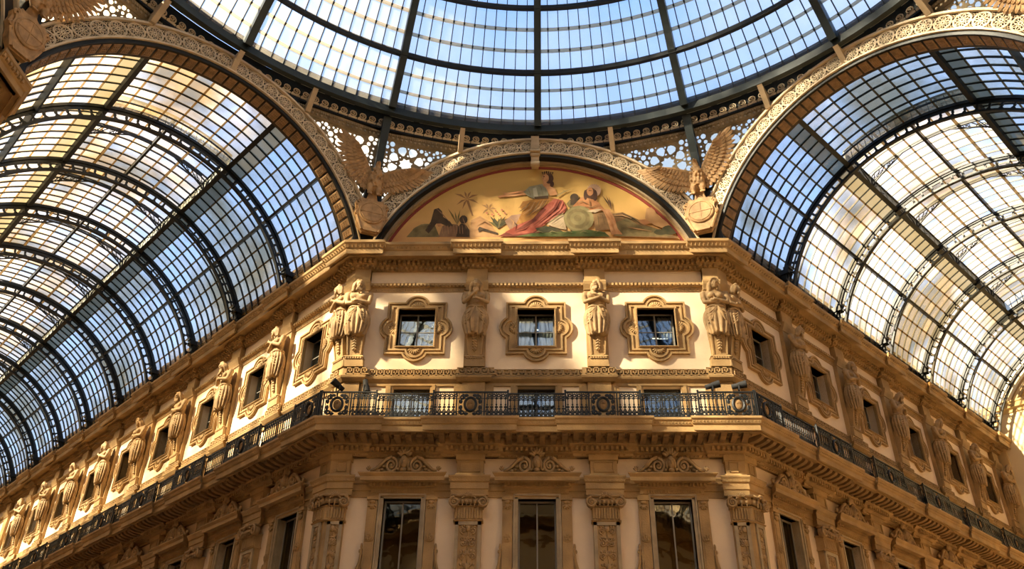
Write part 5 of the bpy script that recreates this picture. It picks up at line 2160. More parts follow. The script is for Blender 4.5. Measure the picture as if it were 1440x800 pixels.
for k, nm in ((2, 'far_left'), (6, 'far_right'), (4, 'back')):
    (ox, oy), rz = side_frame(k)
    c, s = cos(rz), sin(rz)
    plain_wall('wall_' + nm, (ox, oy), rz, -CH, CH, .4142, .4142, 'diagonal octagon wall on the %s side' % nm.replace('_', ' '), k == 2)
    LL = 20.0
    lenl = R_END if k == 6 else LL
    lenr = L_END if k == 2 else LL
    plain_wall('wall_%s_arm_one' % nm, (ox - CH * c, oy - CH * s), rz - pi / 4, -lenl, 0, 0, .4142, 'arm wall left of the %s octagon side' % nm.replace('_', ' '), False)
    plain_wall('wall_%s_arm_two' % nm, (ox + CH * c, oy + CH * s), rz + pi / 4, 0, lenr, .4142, 0, 'arm wall right of the %s octagon side' % nm.replace('_', ' '), False)
# half-round walls behind the lunettes
def half_disc(mb, r, p0, p1, z0, zc=ZC, n=48):
    a0 = math.asin(max(-1, min(1, (z0 - zc) / r)))
    poly = [(r * cos(a0 + (pi - 2 * a0) * i / n), zc + r * sin(a0 + (pi - 2 * a0) * i / n)) for i in range(n + 1)]
    mb.prism(poly, p0, p1)
for k, nm in ((0, 'front'), (2, 'far left'), (4, 'back'), (6, 'far right')):
    (ox, oy), rz = side_frame(k)
    r = empty('wall_lunette', (ox, oy, 0), rz, 'half round wall behind the %s lunette' % nm, None, None, 'structure')
    mb = MB()
    half_disc(mb, 6.2, -.45, -.15, 17.0)
    part('wall_face', mb.mesh('wall_face', M['plaster']), r)
    mb = MB()
    mb.wb(-5.9, 5.9, -.15, -.02, 17.0, 17.22)
    part('ledge', mb.mesh('ledge', M['stone_dark']), r)
# end walls
def end_wall(name, ang, T, lab, painted):
    d = Vector((cos(ang), sin(ang)))
    r = empty(name, (d.x * (AP + T), CY + d.y * (AP + T), 0), ang - pi / 2, lab, None, None, 'structure')
    mb = MB()
    mb.wb(-6.4, 6.4, -.4, 0, FLOOR, 18.6)
    half_disc(mb, 6.3, -.4, 0, 18.5)
    part('wall_face', mb.mesh('wall_face', M['plaster_light']), r)
    mb = MB()
    mb.moulding([(.05, 18.55), (.08, 18.7), (.2, 18.75), (.25, 18.95), (.3, 19.0), (.3, 19.08)], -6.1, 6.1)
    for a0_, a1_ in ((-6.1, -5.5), (5.5, 6.1)):
        mb.wb(a0_, a1_, 0, .15, FLOOR, 18.55)
    part('stone_trim', mb.mesh('stone_trim', M['stone_pale']), r)
    if painted:
        for R0, R1, m, p in ((5.50, 5.56, M['stone'], .08), (5.16, 5.22, M['stone'], .08), (5.22, 5.28, M['plaster_light'], .06), (5.28, 5.34, M['stone'], .08), (5.34, 5.50, M['plaster_light'], .03)):
            mb = MB()
            n = 48
            b0 = math.asin(3.05 / R0)
            rings = []
            for i in range(n + 1):
                a = b0 + (pi - 2 * b0) * i / n
                rings.append([(R0 * cos(a), 0, ZC + R0 * sin(a)), (R1 * cos(a), 0, ZC + R1 * sin(a)), (R1 * cos(a), -p, ZC + R1 * sin(a)), (R0 * cos(a), -p, ZC + R0 * sin(a))])
            mb.loft(rings)
            part('arch_band', mb.mesh('arch_band', m), r)
    return r
M['plaster_light'] = mat('pale_yellow_plaster', (0.80, 0.64, 0.38), 0.8, var=0.06, scale=.7)
M['stone_pale'] = mat('pale_ochre_stone', (0.62, 0.44, 0.20), 0.8, var=0.15, scale=1.2)
end_wall('wall_arm_end', pi / 4, R_END, 'pale yellow end wall of the right arm with a painted lunette', True)
end_wall('wall_left_arm_end', 3 * pi / 4, L_END, 'end wall far down the left arm', False)
end_wall('wall_back_left_end', 5 * pi / 4, 20.0, 'end wall of the arm behind the viewer on the left', False)
end_wall('wall_back_right_end', 7 * pi / 4, 20.0, 'end wall of the arm behind the viewer on the right', False)
# floor
mb = MB()
mb.box(-60, 60, -40, 70, FLOOR - .3, FLOOR)
o = part('floor', mb.mesh('floor', M['floor']), None)
tag(o, 'warm stone paving of the octagon and arms', None, None, 'structure')

# ------------------------------------------------------------------ painted lunettes
def paint(name, c, c2=None, scale=4.0):
    return mat('paint_' + name, c, 0.85, col2=c2, scale=scale)
PAINT = {
    'haze': paint('haze', (.42, .22, .09), (.50, .29, .12)), 'olive': paint('olive', (.13, .10, .035), (.24, .18, .07)), 'olive2': paint('olive_light', (.20, .16, .06), (.27, .22, .09)),
    'palm': paint('palm', (.28, .14, .05)), 'palm2': paint('palm_pale', (.40, .22, .085)), 'leafg': paint('leaf_green', (.13, .11, .03), (.22, .15, .05)),
    'cloth': paint('cloth', (.30, .17, .08), (.20, .10, .045)), 'dark': paint('dark_skin', (.045, .028, .014), (.085, .05, .022)), 'skin': paint('skin', (.45, .20, .075), (.60, .32, .14)),
    'skin2': paint('brown_skin', (.38, .15, .05), (.52, .25, .10)), 'bush': paint('bush', (.03, .035, .012), (.09, .07, .025)), 'pink': paint('flower_pink', (.45, .14, .09)),
    'drape': paint('mauve_drape', (.30, .17, .10), (.40, .25, .15)), 'maroon': paint('maroon', (.12, .025, .012), (.20, .045, .02)), 'ochre': paint('ochre_skirt', (.42, .20, .04), (.30, .13, .025)),
    'red': paint('red_cloak', (.30, .06, .03), (.42, .12, .07)), 'white': paint('off_white', (.55, .42, .26), (.40, .29, .16)), 'blouse': paint('grey_green_blouse', (.24, .22, .13), (.36, .33, .20)),
    'blouse2': paint('blouse_light', (.48, .44, .30)), 'hair': paint('dark_hair', (.05, .02, .01), (.09, .04, .018)), 'belt': paint('belt', (.09, .05, .02)),
    'leafp': paint('sprig', (.33, .24, .09)), 'feather': paint('feathers', (.50, .32, .20), (.34, .20, .12)), 'brown': paint('brown_rock', (.16, .085, .03), (.28, .16, .06)),
    'green': paint('grass_green', (.06, .10, .02), (.12, .13, .035)),
}
bgm = bpy.data.materials.new('paint_sky')
bgm.use_nodes = True
_n = bgm.node_tree
_b = _n.nodes['Principled BSDF']
_b.inputs['Roughness'].default_value = .85
_g = _n.nodes.new('ShaderNodeNewGeometry')
_s = _n.nodes.new('ShaderNodeSeparateXYZ')
_mr = _n.nodes.new('ShaderNodeMapRange')
_mr.inputs[1].default_value = 17.6
_mr.inputs[2].default_value = 21.6
_no = _n.nodes.new('ShaderNodeTexNoise')
_no.inputs['Scale'].default_value = 1.1
_no.inputs['Detail'].default_value = 5
_ad = _n.nodes.new('ShaderNodeMath')
_ad.operation = 'MULTIPLY_ADD'
_ad.inputs[1].default_value = .7
_r_ = _n.nodes.new('ShaderNodeValToRGB')
_r_.color_ramp.elements[0].position = .30
_r_.color_ramp.elements[0].color = (.56, .28, .10, 1)
_r_.color_ramp.elements[1].position = 1.0
_r_.color_ramp.elements[1].color = (.52, .32, .085, 1)
_e = _r_.color_ramp.elements.new(.62)
_e.color = (.66, .38, .125, 1)
_n.links.new(_g.outputs['Position'], _s.inputs[0])
_n.links.new(_s.outputs['Z'], _mr.inputs[0])
_n.links.new(_g.outputs['Position'], _no.inputs['Vector'])
_n.links.new(_no.outputs['Fac'], _ad.inputs[0])
_n.links.new(_mr.outputs[0], _ad.inputs[2])
_n.links.new(_ad.outputs[0], _r_.inputs[0])
_n.links.new(_r_.outputs[0], _b.inputs['Base Color'])

def painting(root_loc, rz, R, zc, z0, polys, lab, bg, p_base):
    r = empty('lunette_painting', root_loc, rz, lab, 'painting')
    mb = MB()
    half_disc(mb, R, p_base - .01, p_base, z0, zc)
    part('painted_sky', mb.mesh('painted_sky', bg), r)
    by = {}
    names = list(PAINT)
    me_v, me_f, me_m = [], [], []
    for i, (c, pl) in enumerate(polys):
        pts = []
        for a in range(0, len(pl), 2):
            x, z = pl[a], pl[a + 1]
            z = max(z, z0 + .005)
            q = hypot(x, z - zc)
            if q > R - .02:
                x, z = x * (R - .02) / q, zc + (z - zc) * (R - .02) / q
            pts.append((x, z))
        # fan triangulation around the centroid keeps the outline readable
        y = -(p_base + .0006 * (i + 1))
        o = len(me_v)
        me_v += [(x, y, z) for x, z in pts]
        me_f.append(tuple(range(o, o + len(pts))))
        me_m.append(names.index(c))
    me = bpy.data.meshes.new('painted_figures')
    me.from_pydata(me_v, [], me_f)
    for nme in names:
        me.materials.append(PAINT[nme])
    for p, k in zip(me.polygons, me_m):
        p.material_index = k
    me.validate()
    part('painted_figures', me, r)
    return r
FRESCO = [
('haze',[-2.38,18.09,-2.33,18.84,-2.01,19.04,-1.68,18.78,-1.26,18.08]),
('olive',[-4.63,18.1,-4.38,18.5,-4.03,18.69,-3.66,18.69,-3.43,18.1]),
('palm',[-2.52,19.81,-2.74,20.04,-2.99,20.07,-2.77,19.95]),
('palm',[-2.52,19.81,-2.72,19.77,-2.89,19.55,-2.69,19.69]),
('palm',[-2.52,19.81,-2.63,19.65,-2.67,19.35,-2.56,19.61]),
('palm',[-2.52,19.81,-2.31,19.71,-2.07,19.6,-2.28,19.8]),
('palm',[-2.52,19.81,-2.3,19.92,-2.1,20.02,-2.33,20.01]),
('palm',[-2.52,19.81,-2.42,20.02,-2.37,20.18,-2.48,20.07]),
('palm',[-2.52,19.81,-2.54,20.06,-2.62,20.18,-2.61,20.03]),
('palm',[-2.55,19.76,-2.45,19.76,-2.25,19.04,-2.31,19.04]),
('palm2',[-1.71,19.34,-1.83,19.53,-1.98,19.55,-1.86,19.46]),
('palm2',[-1.71,19.34,-1.84,19.32,-1.93,19.14,-1.8,19.26]),
('palm2',[-1.71,19.34,-1.74,19.54,-1.82,19.6,-1.8,19.5]),
('palm2',[-1.71,19.34,-1.62,19.5,-1.57,19.6,-1.67,19.54]),
('palm2',[-1.71,19.34,-1.56,19.35,-1.4,19.34,-1.56,19.43]),
('palm2',[-1.71,19.34,-1.62,19.23,-1.48,19.08,-1.58,19.29]),
('leafg',[-2.83,18.64,-2.99,19.08,-3.21,19.4,-3.04,19.05]),
('leafg',[-2.83,18.64,-2.93,18.93,-3.07,19.09,-2.97,18.9]),
('leafg',[-2.83,18.64,-2.76,19.01,-2.75,19.3,-2.82,19.02]),
('leafg',[-2.83,18.64,-2.86,19.0,-2.94,19.25,-2.91,18.98]),
('leafg',[-2.83,18.64,-2.71,18.9,-2.64,19.09,-2.76,18.93]),
('cloth',[-3.47,18.1,-3.37,18.57,-3.17,18.69,-2.81,18.64,-2.54,18.09]),
('dark',[-3.73,19.17,-3.7,19.34,-3.54,19.4,-3.41,19.25,-3.35,18.99,-3.1,18.79,-2.97,18.59,-3.13,18.54,-3.42,18.69,-3.58,18.69,-3.84,18.25,-3.97,18.39,-3.79,18.79]),
('skin',[-3.58,18.69,-3.42,18.69,-3.39,18.57,-3.51,18.55]),
('dark',[-2.84,18.09,-2.78,18.56,-2.69,18.69,-2.52,18.64,-2.37,18.39,-2.36,18.09]),
('dark',[-2.46,18.86,-2.47,18.78,-2.51,18.71,-2.56,18.68,-2.63,18.68,-2.69,18.71,-2.73,18.78,-2.75,18.86,-2.74,18.95,-2.7,19.01,-2.64,19.05,-2.58,19.05,-2.52,19.01,-2.48,18.95]),
('dark',[-2.07,18.43,-2.01,18.54,-1.89,18.48,-1.34,18.26,-1.34,18.18,-1.91,18.36,-2.03,18.29]),
('leafg',[-1.33,18.43,-1.37,18.67,-1.48,18.75,-1.44,18.61]),
('bush',[-1.33,18.43,-1.32,18.68,-1.4,18.81,-1.4,18.66]),
('bush',[-1.33,18.43,-1.45,18.68,-1.64,18.74,-1.51,18.59]),
('leafg',[-1.33,18.43,-1.1,18.63,-0.93,18.83,-1.16,18.72]),
('bush',[-1.33,18.43,-1.2,18.62,-1.15,18.78,-1.28,18.68]),
('bush',[-1.33,18.43,-1.27,18.69,-1.3,18.86,-1.36,18.7]),
('leafg',[-1.33,18.43,-1.39,18.66,-1.52,18.72,-1.46,18.59]),
('bush',[-1.33,18.43,-1.45,18.8,-1.64,19.01,-1.52,18.74]),
('bush',[-1.33,18.43,-1.13,18.69,-1.0,18.91,-1.2,18.76]),
('leafg',[-1.33,18.43,-1.19,18.61,-1.13,18.75,-1.27,18.67]),
('bush',[-1.33,18.43,-1.38,18.77,-1.51,18.96,-1.46,18.73]),
('bush',[-1.33,18.43,-1.16,18.74,-1.08,19.01,-1.24,18.79]),
('leafg',[-1.33,18.43,-1.19,18.56,-1.12,18.68,-1.25,18.64]),
('bush',[-1.33,18.43,-1.23,18.75,-1.22,19.0,-1.32,18.78]),
('bush',[-1.33,18.43,-1.28,18.68,-1.32,18.83,-1.37,18.68]),
('leafg',[-1.33,18.43,-1.29,18.66,-1.34,18.79,-1.38,18.66]),
('bush',[-1.33,18.43,-1.09,18.63,-0.9,18.82,-1.14,18.72]),
('bush',[-1.33,18.43,-1.27,18.69,-1.29,18.87,-1.35,18.71]),
('leafg',[-1.33,18.43,-1.13,18.61,-0.99,18.78,-1.19,18.7]),
('bush',[-1.33,18.43,-1.11,18.66,-0.94,18.87,-1.17,18.74]),
('bush',[-1.33,18.43,-1.28,18.72,-1.32,18.92,-1.37,18.73]),
('leafg',[-1.33,18.43,-1.24,18.71,-1.24,18.91,-1.33,18.73]),
('bush',[-1.33,18.43,-1.41,18.69,-1.56,18.78,-1.48,18.62]),
('bush',[-1.33,18.43,-1.21,18.58,-1.16,18.7,-1.28,18.65]),
('leafg',[-1.33,18.43,-1.49,18.7,-1.7,18.77,-1.54,18.61]),
('bush',[-1.33,18.43,-1.38,18.75,-1.52,18.92,-1.46,18.7]),
('pink',[-1.18,19.29,-1.2,19.25,-1.24,19.25,-1.26,19.29,-1.24,19.32,-1.2,19.32]),
('pink',[-1.41,19.24,-1.42,19.2,-1.46,19.2,-1.48,19.24,-1.46,19.27,-1.43,19.27]),
('pink',[-1.73,19.15,-1.75,19.11,-1.78,19.11,-1.8,19.15,-1.79,19.18,-1.75,19.18]),
('pink',[-1.07,19.13,-1.09,19.1,-1.12,19.1,-1.14,19.13,-1.13,19.17,-1.09,19.17]),
('pink',[-1.53,19.07,-1.55,19.04,-1.59,19.04,-1.61,19.07,-1.59,19.11,-1.55,19.11]),
('pink',[-1.3,19.08,-1.32,19.05,-1.36,19.05,-1.37,19.08,-1.36,19.12,-1.32,19.12]),
('drape',[-1.11,18.78,-0.87,19.03,-0.34,19.13,-0.34,18.67,-0.7,18.28,-0.94,18.43]),
('maroon',[-1.34,18.09,-0.94,18.35,-0.54,18.43,-0.14,18.87,0.23,19.07,0.22,18.08]),
('ochre',[-0.44,19.28,-0.58,19.39,-0.46,19.67,-0.09,19.74,0.49,19.87,0.76,19.79,0.48,19.48,0.15,19.07,-0.33,18.67,-0.7,18.63]),
('red',[0.71,19.79,1.02,19.71,1.14,19.37,1.05,19.12,0.64,19.02,0.31,18.57,-0.09,18.25,-0.81,18.16,-1.09,18.28,-0.57,18.63,-0.09,18.87,0.28,19.38]),
('maroon',[0.28,19.38,0.4,19.28,0.03,18.77,-0.41,18.43,-0.69,18.38,-0.09,18.87]),
('maroon',[0.9,19.69,0.98,19.66,0.85,19.27,0.64,19.07]),
('white',[0.41,18.6,0.68,18.97,1.01,19.15,1.06,18.82,1.11,18.37,0.87,18.42]),
('skin',[-1.39,19.91,-1.12,20.02,-1.27,20.13,-1.02,20.04,-0.42,20.19,-0.33,19.98,-0.83,19.9,-1.34,19.85]),
('blouse',[-0.44,20.11,-0.21,20.36,0.25,20.48,0.45,20.32,0.49,19.9,0.45,19.79,-0.09,19.8,-0.29,19.93]),
('blouse2',[-0.09,20.27,0.04,20.32,0.12,19.85,-0.05,19.82]),
('skin',[0.29,20.56,0.54,20.58,0.56,20.37,0.72,20.26,0.83,19.97,0.55,19.92,0.41,20.26,0.29,20.42]),
('hair',[0.69,20.74,0.67,20.63,0.62,20.54,0.56,20.49,0.48,20.49,0.42,20.54,0.37,20.63,0.35,20.74,0.37,20.85,0.42,20.94,0.49,20.99,0.56,20.99,0.63,20.94,0.67,20.85]),
('hair',[0.7,20.47,0.69,20.41,0.67,20.36,0.64,20.33,0.6,20.33,0.57,20.36,0.55,20.41,0.55,20.47,0.56,20.54,0.58,20.59,0.61,20.62,0.64,20.62,0.67,20.59,0.69,20.54]),
('skin',[0.51,20.75,0.5,20.66,0.46,20.59,0.41,20.54,0.35,20.54,0.3,20.59,0.27,20.66,0.26,20.75,0.27,20.85,0.31,20.92,0.36,20.96,0.41,20.96,0.46,20.92,0.5,20.85]),
('hair',[0.29,20.9,0.3,21.05,0.25,21.07,0.25,21.03]),
('hair',[0.36,20.9,0.38,21.06,0.34,21.09,0.32,21.04]),
('hair',[0.44,20.9,0.46,21.06,0.42,21.11,0.4,21.06]),
('hair',[0.51,20.9,0.54,21.05,0.51,21.09,0.48,21.05]),
('hair',[0.58,20.9,0.61,21.03,0.59,21.06,0.56,21.04]),
('hair',[0.65,20.9,0.69,21.02,0.67,21.04,0.63,21.03]),
('hair',[0.37,20.82,0.35,20.8,0.32,20.8,0.3,20.82,0.32,20.85,0.35,20.85]),
('belt',[-0.05,19.87,0.47,19.92,0.49,19.79,-0.0,19.77]),
('leafp',[0.78,19.92,1.07,20.15,1.36,20.23,1.09,20.09,0.84,19.87]),
('leafp',[0.99,20.21,1.11,20.15,1.24,20.09,1.09,20.1]),
('olive',[1.14,19.53,1.27,19.73,1.64,19.68,1.63,19.42,1.22,19.37]),
('dark',[1.59,19.83,1.57,19.75,1.53,19.68,1.46,19.64,1.39,19.65,1.33,19.68,1.29,19.75,1.28,19.83,1.3,19.91,1.34,19.97,1.41,20.01,1.47,20.01,1.54,19.97,1.58,19.91]),
('dark',[1.29,19.73,1.55,19.73,1.47,19.5,1.28,19.48]),
('feather',[2.42,20.14,2.4,20.03,2.34,19.93,2.25,19.87,2.15,19.84,2.06,19.87,1.98,19.93,1.93,20.03,1.91,20.15,1.93,20.26,1.99,20.36,2.08,20.43,2.18,20.45,2.28,20.43,2.36,20.36,2.41,20.26]),
('hair',[2.27,19.96,2.24,19.83,2.17,19.72,2.07,19.66,1.97,19.66,1.88,19.72,1.82,19.83,1.8,19.97,1.83,20.1,1.9,20.21,2.0,20.27,2.1,20.27,2.19,20.21,2.25,20.1]),
('skin2',[1.36,19.42,1.72,19.86,2.25,19.68,2.52,19.26,2.27,19.16,1.94,19.12,1.7,19.24]),
('hair',[1.92,19.94,1.91,19.84,1.89,19.76,1.86,19.71,1.82,19.71,1.8,19.76,1.78,19.84,1.78,19.94,1.79,20.04,1.81,20.12,1.84,20.17,1.87,20.17,1.9,20.12,1.92,20.04]),
('hair',[2.28,19.91,2.27,19.8,2.24,19.71,2.21,19.66,2.17,19.66,2.14,19.71,2.12,19.8,2.12,19.91,2.13,20.02,2.15,20.12,2.19,20.17,2.23,20.17,2.26,20.11,2.28,20.02]),
('skin2',[2.14,20.09,2.13,20.01,2.09,19.94,2.04,19.9,1.98,19.9,1.94,19.94,1.91,20.01,1.9,20.1,1.91,20.18,1.95,20.25,2.0,20.29,2.05,20.29,2.1,20.25,2.13,20.18]),
('hair',[2.1,20.14,2.07,20.12,1.99,20.12,1.96,20.14,1.99,20.16,2.07,20.15]),
('brown',[2.08,19.06,2.51,19.14,2.67,18.36,2.15,18.31]),
('olive2',[2.11,18.84,2.08,18.65,2.0,18.49,1.87,18.36,1.72,18.28,1.55,18.25,1.38,18.28,1.23,18.37,1.12,18.5,1.05,18.66,1.02,18.84,1.05,19.03,1.14,19.19,1.26,19.33,1.42,19.41,1.59,19.44,1.76,19.41,1.91,19.32,2.02,19.19,2.09,19.02]),
('olive',[1.97,18.85,1.94,18.69,1.86,18.56,1.75,18.46,1.61,18.41,1.46,18.41,1.33,18.46,1.22,18.56,1.15,18.7,1.12,18.85,1.15,19.01,1.23,19.14,1.35,19.25,1.49,19.3,1.64,19.3,1.77,19.24,1.88,19.14,1.95,19.0]),
('olive2',[1.82,18.86,1.79,18.73,1.7,18.63,1.59,18.57,1.46,18.57,1.35,18.63,1.28,18.74,1.25,18.87,1.28,19.0,1.37,19.1,1.48,19.16,1.61,19.16,1.72,19.1,1.8,18.99]),
('olive',[1.67,18.87,1.64,18.79,1.57,18.73,1.48,18.73,1.41,18.79,1.39,18.88,1.42,18.96,1.49,19.02,1.58,19.02,1.65,18.96]),
('white',[1.86,19.19,2.27,19.29,2.43,19.27,2.18,19.11]),
('brown',[2.75,19.06,3.16,19.13,3.7,18.8,3.93,18.55,4.47,18.35,5.32,18.05,2.78,18.06]),
('olive',[2.89,18.66,3.3,18.86,3.69,18.55,4.27,18.4,4.84,18.05,2.86,18.06]),
('skin2',[3.7,18.79,4.02,18.8,4.23,18.86,4.13,18.63,3.92,18.54,3.77,18.65]),
('skin',[2.4,19.29,2.7,19.26,2.86,18.86,2.94,18.41,3.1,18.14,2.7,18.14,2.63,18.61,2.51,19.06]),
('hair',[2.78,19.21,2.62,19.65,2.43,19.96,2.59,19.62]),
('hair',[2.78,19.21,2.71,19.62,2.6,19.91,2.67,19.6]),
('hair',[2.78,19.21,2.76,19.59,2.69,19.86,2.72,19.58]),
('haze',[3.95,18.85,4.04,19.31,4.23,19.36,4.36,19.25,4.4,19.0,4.91,18.8,5.22,18.3,4.28,18.53,4.13,18.65]),
('bush',[5.1,18.32,5.07,18.23,4.98,18.16,4.85,18.12,4.72,18.12,4.61,18.16,4.53,18.24,4.51,18.33,4.54,18.42,4.63,18.49,4.76,18.53,4.89,18.53,5.01,18.49,5.08,18.41]),
('bush',[4.7,18.23,4.67,18.17,4.6,18.13,4.5,18.11,4.4,18.11,4.3,18.13,4.24,18.18,4.22,18.23,4.25,18.28,4.32,18.33,4.42,18.35,4.52,18.35,4.62,18.32,4.68,18.28]),
('bush',[-0.01,18.42,0.39,18.52,0.79,18.42,0.99,18.27,0.15,18.23]),
('green',[-0.73,18.06,-0.09,18.2,1.27,18.29,1.91,18.34,2.47,18.24,2.64,18.04]),
('pink',[1.01,19.64,0.87,19.3,0.46,18.9,0.03,18.48,0.03,18.47,0.49,18.84,0.91,19.25,1.03,19.63]),
('pink',[1.07,19.38,0.83,19.1,0.39,18.68,0.4,18.66,0.86,19.04,1.08,19.37]),
('pink',[0.77,19.69,0.63,19.4,0.27,18.98,0.28,18.97,0.67,19.35,0.78,19.68]),
('maroon',[0.85,19.74,0.73,19.4,0.38,19.0,-0.09,18.53,-0.09,18.52,0.41,18.95,0.77,19.36,0.86,19.73]),
('maroon',[1.11,19.28,0.96,19.15,0.68,18.98,0.68,18.96,0.98,19.09,1.12,19.27]),
('maroon',[-0.17,18.68,-0.42,18.45,-0.78,18.31,-0.77,18.3,-0.4,18.4,-0.17,18.67]),
('brown',[-0.17,19.65,-0.35,19.41,-0.58,19.19,-0.57,19.17,-0.31,19.36,-0.16,19.63]),
('brown',[0.15,19.69,-0.03,19.3,-0.34,18.93,-0.33,18.92,0.02,19.26,0.17,19.69]),
('brown',[0.44,19.74,0.26,19.46,-0.01,19.13,-0.0,19.12,0.3,19.41,0.45,19.73]),
('brown',[-0.42,19.55,-0.62,19.34,-0.61,19.33,-0.41,19.53]),
('haze',[-0.01,19.64,-0.19,19.3,-0.46,19.03,-0.45,19.02,-0.15,19.26,0.0,19.64]),
('haze',[0.32,19.74,0.14,19.4,-0.13,19.08,-0.13,19.07,0.18,19.36,0.33,19.74]),
('olive',[-0.26,20.21,-0.17,19.9,-0.16,19.9,-0.25,20.22]),
('olive',[0.2,20.37,0.28,19.9,0.29,19.9,0.21,20.37]),
('olive',[0.37,20.26,0.4,19.9,0.41,19.9,0.38,20.26]),
('skin2',[-1.08,20.01,-0.7,20.04,-0.33,20.14,-0.34,20.16,-0.71,20.1,-1.08,20.03]),
('olive2',[0.52,18.66,0.81,18.9,1.01,19.06,1.0,19.08,0.79,18.94,0.51,18.68]),
('olive2',[0.64,18.54,0.92,18.76,0.92,18.77,0.63,18.55]),
('olive2',[0.88,18.51,1.04,18.71,1.04,18.72,0.87,18.52]),
('brown',[1.51,19.52,1.71,19.6,1.95,19.47,1.96,19.48,1.72,19.65,1.51,19.53]),
('brown',[1.79,19.36,2.07,19.32,2.32,19.46,2.32,19.48,2.07,19.37,1.79,19.38]),
('brown',[1.96,19.75,1.98,19.52,1.94,19.27,1.95,19.27,2.02,19.52,1.97,19.76]),
('skin2',[2.5,19.13,2.66,18.74,2.82,18.26,2.84,18.27,2.73,18.78,2.52,19.14]),
('skin2',[2.64,19.16,2.77,18.8,2.78,18.81,2.66,19.17]),
('bush',[2.91,19.0,3.3,18.88,3.61,18.65,3.62,18.66,3.32,18.93,2.91,19.02]),
('bush',[3.02,18.85,3.41,18.65,3.41,18.66,3.02,18.86]),
('bush',[3.15,19.03,3.53,18.78,3.76,18.6,3.77,18.61,3.55,18.83,3.16,19.04]),
('bush',[2.25,18.96,2.27,18.46,2.28,18.46,2.27,18.96]),
('bush',[2.42,19.01,2.48,18.56,2.49,18.56,2.43,19.01]),
('haze',[2.82,18.95,3.14,18.95,3.46,18.82,3.47,18.84,3.15,19.01,2.82,18.97]),
('haze',[3.28,18.45,3.67,18.33,4.14,18.25,4.14,18.26,3.68,18.38,3.28,18.46]),
('olive',[1.85,18.84,1.96,18.84,1.96,18.85,1.85,18.85]),
('olive',[1.8,18.69,1.89,18.62,1.9,18.63,1.81,18.7]),
('olive',[1.69,18.58,1.74,18.47,1.75,18.48,1.69,18.58]),
('olive',[1.53,18.54,1.54,18.42,1.55,18.42,1.54,18.54]),
('olive',[1.38,18.58,1.34,18.48,1.35,18.47,1.39,18.58]),
('olive',[1.28,18.7,1.2,18.64,1.2,18.63,1.28,18.69]),
('olive',[1.24,18.86,1.15,18.85,1.15,18.84,1.25,18.85]),
('olive',[1.29,19.01,1.21,19.07,1.21,19.06,1.29,19.0]),
('olive',[1.41,19.12,1.37,19.23,1.36,19.22,1.4,19.12]),
('olive',[1.56,19.16,1.57,19.28,1.56,19.28,1.55,19.16]),
('olive',[1.71,19.12,1.77,19.22,1.77,19.22,1.7,19.12]),
('olive',[1.82,19.0,1.92,19.05,1.91,19.07,1.81,19.01]),
('brown',[0.33,20.79,0.28,20.69,0.32,20.65,0.33,20.66,0.3,20.69,0.34,20.78]),
('hair',[0.33,20.84,0.41,20.85,0.41,20.85,0.33,20.84]),
('red',[0.33,20.6,0.38,20.6,0.38,20.61,0.33,20.61]),
('red',[1.97,19.98,2.06,19.98,2.06,19.98,1.97,19.98]),
('white',[1.98,20.18,1.9,20.21,1.9,20.2,1.98,20.17]),
('white',[2.0,20.25,1.93,20.33,1.92,20.32,1.99,20.24]),
('white',[2.04,20.31,1.99,20.43,1.98,20.42,2.03,20.3]),
('white',[2.09,20.35,2.08,20.49,2.07,20.49,2.09,20.35]),
('white',[2.16,20.36,2.18,20.52,2.17,20.52,2.15,20.36]),
('white',[2.22,20.35,2.28,20.49,2.27,20.49,2.21,20.35]),
('white',[2.27,20.3,2.36,20.42,2.36,20.43,2.27,20.31]),
('white',[2.3,20.24,2.42,20.31,2.41,20.32,2.3,20.25]),
('white',[2.31,20.17,2.43,20.19,2.43,20.2,2.31,20.18]),
('olive2',[-4.33,18.44,-4.09,18.54,-3.78,18.59,-3.78,18.6,-4.11,18.6,-4.34,18.45]),
('olive2',[-4.16,18.29,-3.85,18.44,-3.85,18.45,-4.16,18.3]),
('skin',[-3.37,18.54,-3.33,18.17,-3.32,18.17,-3.36,18.54]),
('skin',[-3.27,18.54,-3.22,18.17,-3.22,18.17,-3.26,18.54]),
('skin',[-3.16,18.54,-3.12,18.17,-3.11,18.17,-3.15,18.54]),
('skin',[-3.06,18.54,-3.01,18.17,-3.01,18.17,-3.05,18.54]),
('skin',[-2.95,18.54,-2.91,18.17,-2.9,18.17,-2.94,18.54]),
('skin',[-2.85,18.54,-2.81,18.17,-2.8,18.17,-2.84,18.54]),
('skin',[-2.74,18.54,-2.7,18.17,-2.69,18.17,-2.73,18.54]),
('skin',[-2.64,18.54,-2.6,18.16,-2.59,18.17,-2.63,18.54]),
('cloth',[-3.62,19.3,-3.43,19.08,-3.1,18.68,-3.09,18.69,-3.4,19.11,-3.61,19.31]),
('cloth',[-2.64,18.89,-2.58,18.68,-2.48,18.39,-2.47,18.39,-2.55,18.69,-2.63,18.89]),
('haze',[-0.95,18.87,-0.81,18.67,-0.83,18.38,-0.82,18.38,-0.76,18.69,-0.94,18.88]),
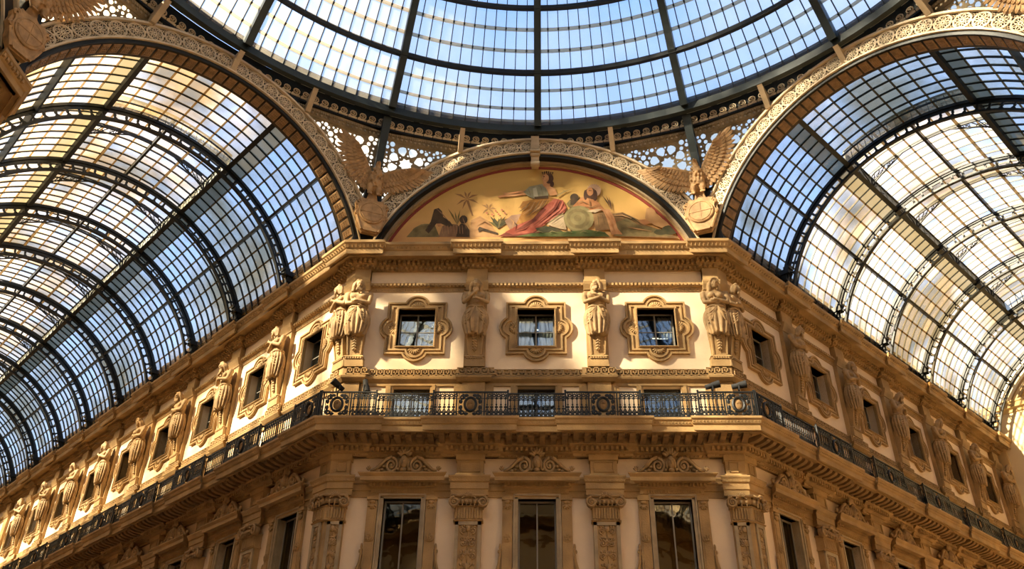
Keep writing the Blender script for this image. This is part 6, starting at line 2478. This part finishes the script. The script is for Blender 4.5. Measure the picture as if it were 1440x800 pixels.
('haze',[-0.63,19.03,-0.59,18.67,-0.58,18.68,-0.62,19.03]),
('palm2',[-2.28,18.68,-2.0,18.85,-1.72,18.67,-1.71,18.69,-2.01,18.92,-2.29,18.69]),
('palm2',[-2.15,18.43,-1.83,18.57,-1.84,18.59,-2.15,18.44]),
('olive2',[-0.01,18.2,0.11,18.24,0.27,18.21,0.27,18.22,0.11,18.29,-0.01,18.21]),
('olive2',[0.47,18.19,0.59,18.24,0.75,18.21,0.75,18.22,0.59,18.29,0.47,18.2]),
('olive2',[1.03,18.19,1.15,18.23,1.31,18.2,1.31,18.22,1.15,18.28,1.03,18.2]),
('olive2',[1.59,18.19,1.71,18.23,1.87,18.2,1.87,18.21,1.71,18.28,1.59,18.2]),
('olive2',[2.15,18.18,2.27,18.23,2.42,18.2,2.43,18.21,2.27,18.28,2.14,18.2])]
painting((0, D, 0), 0, R_IN - .34, ZA, 17.25, FRESCO,
         'painted lunette with a robed woman, palm trees and reclining figures on an ochre ground', bgm, -.125)
_d = Vector((cos(pi / 4), sin(pi / 4)))
far = [('feather', [-3.9, 19.6, -3.2, 20.4, -2.6, 20.0, -2.0, 21.0, -1.5, 20.6, -1.9, 19.6, -2.6, 19.3]), ('drape', [-4.4, 19.1, -4.0, 19.9, -3.2, 20.1, -2.6, 19.6, -2.4, 19.1]),
       ('blouse', [-3.6, 20.6, -3.0, 21.1, -2.2, 20.7, -3.0, 20.7]), ('olive2', [-2.4, 19.2, -1.6, 20.9, -1.2, 20.2, -1.0, 19.1]), ('skin', [-.6, 19.1, -.3, 20.5, .5, 21.0, 1.0, 19.1]),
       ('white', [1.2, 19.1, 1.6, 20.2, 2.6, 20.4, 3.4, 19.1])]
M['paint_yellow'] = mat('paint_yellow', (.80, .55, .06), .8, col2=(.86, .66, .16), scale=1.2)
e = painting((_d.x * (AP + R_END), CY + _d.y * (AP + R_END), 0), -pi / 4, 5.15, ZC, 19.08, far, 'distant yellow painted lunette on the end wall of the right arm', M['paint_yellow'], .012)
